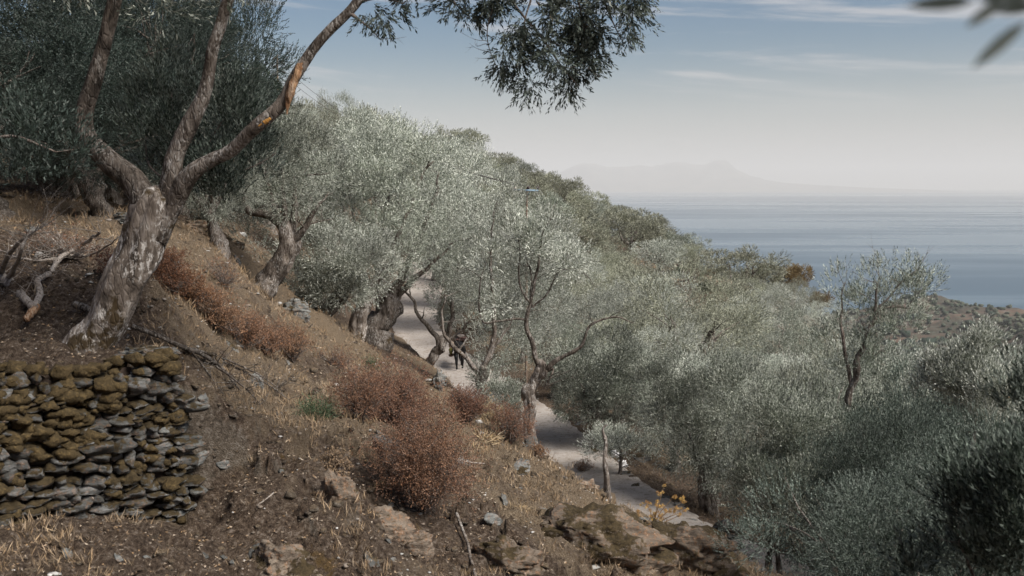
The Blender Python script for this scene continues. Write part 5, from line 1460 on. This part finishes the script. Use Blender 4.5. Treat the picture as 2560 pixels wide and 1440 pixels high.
# ------------------------------------------------------------------ ground cover, past counting
def scatter(n, rmin, rmax, seed, a0=-34, a1=30, clear=1.5, power=1.0):
    r = np.random.default_rng(seed)
    th_ = np.radians(r.uniform(a0, a1, n)); rad = np.exp(r.uniform(0, 1, n) ** power * (math.log(rmax) - math.log(rmin)) + math.log(rmin))
    x, y = rad * np.sin(th_), rad * np.cos(th_)
    k = path_near(x, y)[0] > clear
    u, v = wall_uv(x, y); k &= ~((u < WL + .1) & (v > -.3) & (v < .3))
    x, y, rad = x[k], y[k], rad[k]
    return x, y, Gv(x, y), rad, r
def rubble():
    x, y, z, rad, r = scatter(6800, 6.5, 55, 31, clear=.9)
    k = fbm(p3(x, y, 7, .5), 3) > -.1; x, y, z, rad = x[k], y[k], z[k], rad[k]
    ic, icf = icosphere(0); n = len(x)
    s = r.lognormal(-.2, .55, n) * .016 * (rad / 12) ** .75 * 1.25
    v = ic[None] * (1 + .3 * r.normal(size=(n, 12, 1))) * np.stack([s, s * .8, s * .45], 1)[:, None]
    a = r.uniform(0, 6.28, n); c_, s_ = np.cos(a)[:, None], np.sin(a)[:, None]
    V = np.stack([v[..., 0] * c_ - v[..., 1] * s_ + x[:, None], v[..., 0] * s_ + v[..., 1] * c_ + y[:, None], v[..., 2] + (z + s * .15)[:, None]], 2).reshape(-1, 3)
    F = (icf[None] + 12 * np.arange(n)[:, None, None]).reshape(-1, 3)
    m, nt, b = mat('rubble_stone'); at = N(nt, 'ShaderNodeAttribute', attribute_name='tint').outputs['Fac']
    nt.links.new(ramp(nt, at, [(0, (.10, .085, .07)), (.4, (.20, .165, .135)), (.7, (.27, .275, .27)), (1, (.46, .45, .44))]), b.inputs['Base Color'])
    o = mesh_np('rubble', V, F, m, attr=np.repeat(r.random(n), 12)); o['kind'] = 'stuff'; tag(o, 'small broken stones strewn over the bare soil', 'stones')
def clods():
    x, y, z, rad, r = scatter(5000, 6.5, 32, 33, clear=1.3)
    ic, icf = icosphere(0); n = len(x)
    s = r.lognormal(0, .5, n) * .03 * (rad / 12) ** .7
    v = ic[None] * (1 + .3 * r.normal(size=(n, 12, 1))) * np.stack([s, s, s * .7], 1)[:, None]
    V = (v + np.stack([x, y, z], 1)[:, None]).reshape(-1, 3)
    F = (icf[None] + 12 * np.arange(n)[:, None, None]).reshape(-1, 3)
    o = mesh_np('soil_clods', V, F, M['ground'], smooth=True, attr=np.repeat(r.uniform(.1, .7, n), 12)); o['kind'] = 'stuff'; tag(o, 'crumbling clods of dry brown soil on the bank', 'soil')
rubble()
clods()
def litter():
    x, y, z, rad, r = scatter(60000, 6.5, 45, 37, clear=1.1)
    n = len(x); base = np.stack([x, y, z + .01], 1); d = r.normal(size=(n, 3)); d[:, 2] = np.abs(d[:, 2]) * .35
    V, F, T = leaves(base, d, .001, 1, 1, .42, r, spread=.1)
    s = .042 * (rad / 12) ** .6; V = (V.reshape(n, 3, 3) - base[:, None]) * s[:, None, None] + base[:, None]
    o = mesh_np('leaf_litter', V.reshape(-1, 3), F, M['litter'], attr=T); o['kind'] = 'stuff'; tag(o, 'fallen leaves and twig bits scattered over the slope', 'leaf litter')
litter()
def grass():
    x, y, z, rad, r = scatter(24000, 6.5, 60, 41, clear=1.2)
    dn = .42 + .35 * fbm(p3(x, y, 3, .22), 3) + .35 * np.exp(-((x + 1) / 6) ** 2 - ((y - 24) / 9) ** 2) + .35 * pnoise(p3(x, y, 8, 1.4))
    k = dn > .45 + .12 * r.random(len(x)); x, y, z, rad = x[k], y[k], z[k], rad[k]
    n = len(x); nb = 9
    base = np.stack([x, y, z], 1)[:, None] + r.normal(0, .035, (n, nb, 3)) * [1, 1, .1] * (rad / 12)[:, None, None] ** .5
    d = r.normal(0, .5, (n, nb, 3)); d[..., 2] = 1
    h = (.12 * (rad / 12) ** .35)[:, None, None] * r.uniform(.5, 1.4, (n, nb, 1))
    V, F, T = leaves(base.reshape(-1, 3), d.reshape(-1, 3), .001, 1, 1, .06, r, spread=.15)
    V = (V.reshape(n * nb, 3, 3) - base.reshape(-1, 1, 3)) * (h.reshape(-1, 1, 1)) * [1, 1, 1] + base.reshape(-1, 1, 3)
    o = mesh_np('dry_grass', V.reshape(-1, 3), F, M['straw'], attr=T); o['kind'] = 'stuff'; tag(o, 'tufts of short dry straw-coloured grass on the slope', 'grass')
grass()

# ------------------------------------------------------------------ poles
def pole_mesh(h, r): 
    T = Tubes(); c = curve([(0, 0, -.5, r * 1.1), (0, 0, h * .5, r), (.02, 0, h, r * .85)], 2); T.add(c[:, :3], c[:, 3], 10, .05, 6); return T
def pole_a():
    d = 80; top = P(692, 137, d); g = G(top[0], top[1]); h = top[2] - g; k = d / FPX
    t = thing('utility_pole', 'plain wooden pole with side insulators standing against the sky', 'pole', (top[0], top[1], g))
    pole_mesh(h, 2.6 * k).build('pole_shaft', M['polewood'], t)
    for yy in (141, 160, 179, 225):
        z = h - (yy - 137) * k
        T = Tubes(); q = np.array([(0, 0, z, .035), (-9 * k, -.1, z - 7 * k, .03)]); q = curve(q, 1); T.add(q[:, :3], q[:, 3], 6); T.build('bracket', M['polewood'], t)
        T = Tubes(); q = np.array([(-6 * k, -.1, z - 5 * k, .06), (-8 * k, -.1, z - 6.5 * k, .11), (-10 * k, -.1, z - 8 * k, .05)]); T.add(q[:, :3], q[:, 3], 7); T.build('insulator', M['dark_iron'], t)
    # sagging wires with dark insulator beads, off down the hill to the crossarm pole
    for z0, ex in ((150, 0), (172, 1)):
        T = Tubes(); a = np.array([0, 0, h - (z0 - 137) * k]); e = P(1300 + 20 * ex, 466, 46) - np.array([top[0], top[1], g])
        s = np.linspace(0, 1, 40)[:, None]; pts = a + (e - a) * s; pts[:, 2] -= 4 * 1.3 * (s * (1 - s))[:, 0]
        T.add(pts, np.full(40, .012), 4, cap=False)
        for f in (.022, .034, .046):
            q = a + (e - a) * f; q2 = a + (e - a) * (f + .007)
            T.add(np.array([q, (q + q2) / 2, q2]), np.array([.04, .10, .04]), 6)
        T.build('wire', M['dark_iron'], t)
mm, _, bb = mat('weathered_pole_wood'); bb.inputs['Base Color'].default_value = (.19, .14, .11, 1); M['polewood'] = mm
mm, _, bb = mat('dark_iron'); bb.inputs['Base Color'].default_value = (.06, .045, .045, 1); bb.inputs['Roughness'].default_value = .6; M['dark_iron'] = mm
mm, _, bb = mat('blue_grey_painted_steel'); bb.inputs['Base Color'].default_value = (.20, .30, .40, 1); bb.inputs['Roughness'].default_value = .5; M['bluesteel'] = mm
mm, _, bb = mat('pale_insulator'); bb.inputs['Base Color'].default_value = (.6, .5, .46, 1); M['insul'] = mm
pole_a()
def pole_b():
    d = 46; k = d / FPX; top = P(1316, 470, d); g = G(top[0], top[1]); h = top[2] - g
    t = thing('utility_pole', 'weathered pole with a pale blue steel crossarm above the silvery olives', 'pole', (top[0], top[1], g))
    pole_mesh(h, 3 * k).build('pole_shaft', M['polewood'], t)
    def bar(name, p0, p1, s, m):
        p0, p1 = np.array(p0, float), np.array(p1, float); dd = p1 - p0; dd /= np.linalg.norm(dd); u = np.array([0, 1, 0]); v = np.cross(dd, u)
        V = [p + (a * u + b * v) * s for p in (p0, p1) for a, b in ((-1, -1), (1, -1), (1, 1), (-1, 1))]
        F = [[0, 3, 2, 1], [4, 5, 6, 7], [0, 1, 5, 4], [1, 2, 6, 5], [2, 3, 7, 6], [3, 0, 4, 7]]
        mesh_np(name, np.array(V), np.array(F), m, t)
    z = h - 5 * k
    bar('crossarm', (-31 * k, -.12, z), (30 * k, -.12, z - 1.5 * k), 2.1 * k, M['bluesteel'])
    bar('brace', (12 * k, -.1, z - 2 * k), (3 * k, -.1, z - 12 * k), .8 * k, M['bluesteel'])
    for x in (-30, 5, 28):
        T = Tubes(); q = np.array([(x * k, -.12, z + 1.5 * k, .03), (x * k, -.12, z + 4 * k, .07), (x * k, -.12, z + 7 * k, .09), (x * k, -.12, z + 9 * k, .04)]); T.add(q[:, :3], q[:, 3], 7); T.build('insulator', M['insul'] if x < 0 else M['dark_iron'], t)
pole_b()

# ------------------------------------------------------------------ the laden mule
def mule():
    d = 48.5; f = P(1149, 926, d); f[2] = G(f[0], f[1]) + .03
    t = thing('mule', 'black mule with a white sock walking away up the gravel track', 'mule', f, rotz=.10)
    # heading +Y (away).  vertices: (x,y,z,rx,ry), edges
    vs, es = [], []
    def v(x, y, z, r, r2=None): vs.append((x, y, z, r, r2 or r)); return len(vs) - 1
    pel = v(0, .15, 1.12, .30, .28); ch = [pel]
    for a in ((0, .45, 1.10, .27, .27), (0, .8, 1.08, .27, .28), (0, 1.1, 1.12, .24, .26)): ch.append(v(*a)); es.append((ch[-2], ch[-1]))
    rump = v(0, -.12, 1.06, .25, .25); es.append((pel, rump))
    nk = v(0, 1.38, 1.32, .16, .13); es.append((ch[-1], nk)); n2 = v(0, 1.62, 1.55, .12, .10); es.append((nk, n2))
    hd = v(0, 1.78, 1.58, .10, .09); es.append((n2, hd)); mz = v(0, 2.02, 1.36, .07, .065); es.append((hd, mz))
    for s in (-1, 1):
        e1 = v(s * .06, 1.70, 1.68, .035); e2 = v(s * .10, 1.66, 1.88, .018); es += [(hd, e1), (e1, e2)]
        # hind leg: thigh, hock, cannon, hoof ; strides differ left/right
        fy = .10 if s > 0 else -.22
        a = v(s * .17, .06, .88, .17, .17); b = v(s * .17, .10 + fy * .4, .68, .11); hk = v(s * .16, -.08 + fy, .48, .07); fe = v(s * .15, -.02 + fy, .16, .045); ho = v(s * .15, .0 + fy, .04, .062)
        es += [(pel, a), (a, b), (b, hk), (hk, fe), (fe, ho)]
        fy = -.12 if s > 0 else .2
        a = v(s * .13, 1.08, .88, .11); kn = v(s * .13, 1.10 + fy * .6, .47, .05); fe = v(s * .13, 1.08 + fy, .16, .032); ho = v(s * .13, 1.10 + fy, .035, .048)
        es += [(ch[-1], a), (a, kn), (kn, fe), (fe, ho)]
    me = bpy.data.meshes.new('body'); me.from_pydata([x[:3] for x in vs], es, [])
    o = obj('body', me, t); o.modifiers.new('skin', 'SKIN'); 
    if not me.skin_vertices:
        bpy.context.view_layer.objects.active = o; o.select_set(True)
    sv = me.skin_vertices[0].data
    for i, x in enumerate(vs): sv[i].radius = (x[3], x[4])
    sv[pel].use_root = True
    sb = o.modifiers.new('sub', 'SUBSURF'); sb.levels = sb.render_levels = 2
    m, _, b = mat('black_coat'); b.inputs['Base Color'].default_value = (.008, .008, .009, 1); b.inputs['Roughness'].default_value = .55; me.materials.append(m)
    def blob(name, loc, sc, m, seed=1, rough=.18, rot=(0, 0, 0), lab=None):
        q = rock_mesh(name, seed, 3, 1, m=m, rough=rough); q.polygons.foreach_set('use_smooth', np.ones(len(q.polygons), bool))
        z = obj(name, q, t, loc); z.scale = sc; z.rotation_euler = rot
        if lab: z['label'] = lab
        return z
    T = Tubes(); q = curve([(0, -.28, 1.2, .04), (0, -.40, 1.0, .06), (.0, -.38, .72, .07), (.02, -.34, .5, .02)], 2); T.add(q[:, :3], q[:, 3], 8); T.build('tail', m, t)
    T = Tubes(); q = np.array([(.14, .11, .15, .04), (.14, .11, .09, .042), (.14, .11, .07, .05)]); T.add(q[:, :3], q[:, 3], 10); T.build('white_sock', M['plastic'], t)
    M['black_coat'] = m
def load_piece(name, label, dx, dy, dz, sc, m, seed, cat, rough=.2, rot=(0, 0, 0)):
    d = 48.5; f = P(1149, 926, d); z = G(f[0], f[1]) + .03
    q = rock_mesh(name, seed, 3, 1, m=m, rough=rough); q.polygons.foreach_set('use_smooth', np.ones(len(q.polygons), bool))
    o = obj(name, q, None, (f[0] + dx, f[1] + dy, z + dz)); o.scale = sc; o.rotation_euler = rot; tag(o, label, cat)
for nm, col in (('maroon_cloth', (.075, .045, .04)), ('cream_cloth', (.42, .33, .25)), ('olive_cloth', (.17, .16, .055)), ('pack_brown', (.14, .085, .06)), ('grey_cloth', (.15, .13, .12))):
    mm, nt_m, bb = mat(nm); nq = noise(nt_m, opos(nt_m), 3, 4); nt_m.links.new(ramp(nt_m, nq, [(.3, tuple(c * .55 for c in col)), (.7, col)]), bb.inputs['Base Color']); M[nm] = mm
mule()
load_piece('saddle_blanket', 'maroon and brown blanket draped over the mule under its load', -.02, .85, 1.36, (.36, .34, .15), 'maroon_cloth', 31, 'blanket')
load_piece('pack_bundle', 'grey and white bundle roped on top of the mule', .04, .85, 1.54, (.24, .28, .10), 'grey_cloth', 32, 'bundle')
load_piece('pack_bundle', 'dark reddish roll lying across the mule rump load', .12, .70, 1.48, (.27, .14, .07), 'maroon_cloth', 33, 'bundle')
load_piece('sack', 'cream sack hanging at the left of the mule load', -.42, .42, 1.15, (.13, .18, .19), 'cream_cloth', 34, 'sack')
load_piece('sack', 'olive-green sack hanging lowest on the left of the mule', -.46, .38, .90, (.11, .16, .22), 'olive_cloth', 35, 'sack')
load_piece('pack_bundle', 'small dark brown bundle tied beneath the green sack', -.44, .40, .66, (.16, .14, .09), 'pack_brown', 36, 'bundle')

# ------------------------------------------------------------------ the olive beside the camera
def near_tree():
    rng = np.random.default_rng(77)
    b = np.array([3.0, -0.4, G(3.0, -0.4)])
    t = thing('olive_tree', 'olive beside the camera whose blurred dark leaves hang into the top right corner', 'tree', b)
    T = Tubes(); h = .6 - b[2]
    q = curve([(0, 0, -.5, .34), (0, 0, 0, .28), (.2, .1, h * .5, .22), (0, 0, h, .2)], 3, .05, 3); T.add(q[:, :3], q[:, 3], 16, .3, 3, flute=.4); T.build('trunk', M['bark_dark'], t)
    def rel(x, y, z): return np.array([x, y, z]) - b
    for i, e in enumerate(([(3, -.4, .5, .13), (2.2, .1, 1.3, .08), (1.2, .7, 1.35, .035), (.66, .85, .62, .008), (.53, .86, .27, .002)], [(3, -.4, .5, .12), (4.2, .8, 1.6, .07), (4.6, 2.5, 2.2, .02)], [(3, -.4, .5, .12), (2.0, -1.2, 1.9, .07), (.5, -1.5, 2.6, .02)])):
        T = Tubes(); q = curve([(*rel(*p[:3]), p[3]) for p in e], 3, .03, i); T.add(q[:, :3], q[:, 3], 9, .2, 6); T.build('limb', M['bark_dark'], t)
    lb = [(rel(*c), np.array([r, r, r * .7])) for c, r in (((1.6, .25, 1.85), .95), ((2.2, .5, 2.5), 1.0), ((3.4, -.2, 2.6), 1.3), ((.6, -.6, 2.9), 1.3), ((2.0, -1.6, 2.8), 1.3), ((-.8, -1.2, 3.0), 1.2), ((4.4, 1.3, 2.5), 1.1))]  # first lobe, out of view, placed sunward to shade the hanging leaves
    obj('crown', crown_mesh('crown', lb, 3400, .07, .018, 12, .3, rng, M['olive'], seed=6, gap=0), t)
    # the leaves one can pick out, out of focus
    def leaf(p0, p1, w):
        p0, p1 = P(*p0) - b, P(*p1) - b; m_ = (p0 + p1) / 2; dd = p1 - p0; s = np.cross(dd, [0.2, 1, .1]); s /= np.linalg.norm(s); s *= w / 2
        n = np.cross(dd, s); n /= np.linalg.norm(n); q1, q2 = p0 * .75 + p1 * .25, p0 * .25 + p1 * .75
        mesh_np('leaf', np.array([p0, q1 + s * .8, m_ + s, q2 + s * .75, p1, q2 - s * .75, m_ - s, q1 - s * .8, q1 - n * .001, m_ - n * .0015, q2 - n * .001]),
                [np.array([[0, 1, 8], [0, 8, 7], [10, 3, 4], [10, 4, 5]]), np.array([[1, 2, 9, 8], [8, 9, 6, 7], [2, 3, 10, 9], [9, 10, 5, 6]])], M['olive_shaded'], t, attr=[.3] * 11)
    for a, c, w in (((2570, 50, .84), (2428, 172, .82), .012), ((2440, 2, .86), (2262, 14, .84), .012), ((2520, -8, .86), (2412, 70, .84), .011), ((2600, -20, .86), (2440, -2, .85), .014), ((2610, 10, .86), (2480, 30, .85), .011), ((2600, 60, .86), (2640, 160, .84), .012), ((2560, -60, .86), (2400, -50, .85), .012)):
        leaf(a, c, w)
near_tree()
def spray(label, lobes, m, n, seed, stems, ll=.06, lw=.015, upk=.8, gap=.2):
    """a leafy shoot growing from the ground or a cut stem close by"""
    rng = np.random.default_rng(seed); g = P(*stems[0][0][:3]); b = np.array([g[0], g[1], G(g[0], g[1])])
    t = thing('olive_shoots', label, 'shrub', b)
    T = Tubes()
    for i, s in enumerate(stems):
        q = curve([(g[0], g[1], b[2] - .1, .02)] + L(s), 3, .02, i); T.add(q[:, :3], q[:, 3], 6); twigs(T, q, rng, 5, .3, .004)
    T.build('stems', M['twig'], t, origin=b)
    lb = [(lobe(*l)[0] - b, lobe(*l)[1]) for l in lobes]
    obj('foliage', crown_mesh('foliage', lb, n, ll, lw, 13, .26, rng, M[m], seed=seed, gap=gap, upk=upk, spread=.6), t)
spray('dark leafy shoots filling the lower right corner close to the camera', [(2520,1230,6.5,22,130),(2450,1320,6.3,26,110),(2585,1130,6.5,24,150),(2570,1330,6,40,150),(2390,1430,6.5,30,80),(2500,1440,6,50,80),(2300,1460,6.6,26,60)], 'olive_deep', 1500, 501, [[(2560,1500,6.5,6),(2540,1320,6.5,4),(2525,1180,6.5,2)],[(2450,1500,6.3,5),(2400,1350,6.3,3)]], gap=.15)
spray('blurred leafy twig at the left edge in front of the dark trees', [(60,330,8.5,90,40),(130,370,8.5,70,45),(20,400,8.5,60,50),(110,430,8.5,60,30)], 'olive_shaded', 260, 502, [[(-260,600,8.5,8),(-120,450,8.5,6),(0,320,8.5,4),(140,380,8.5,2)]], gap=.25)
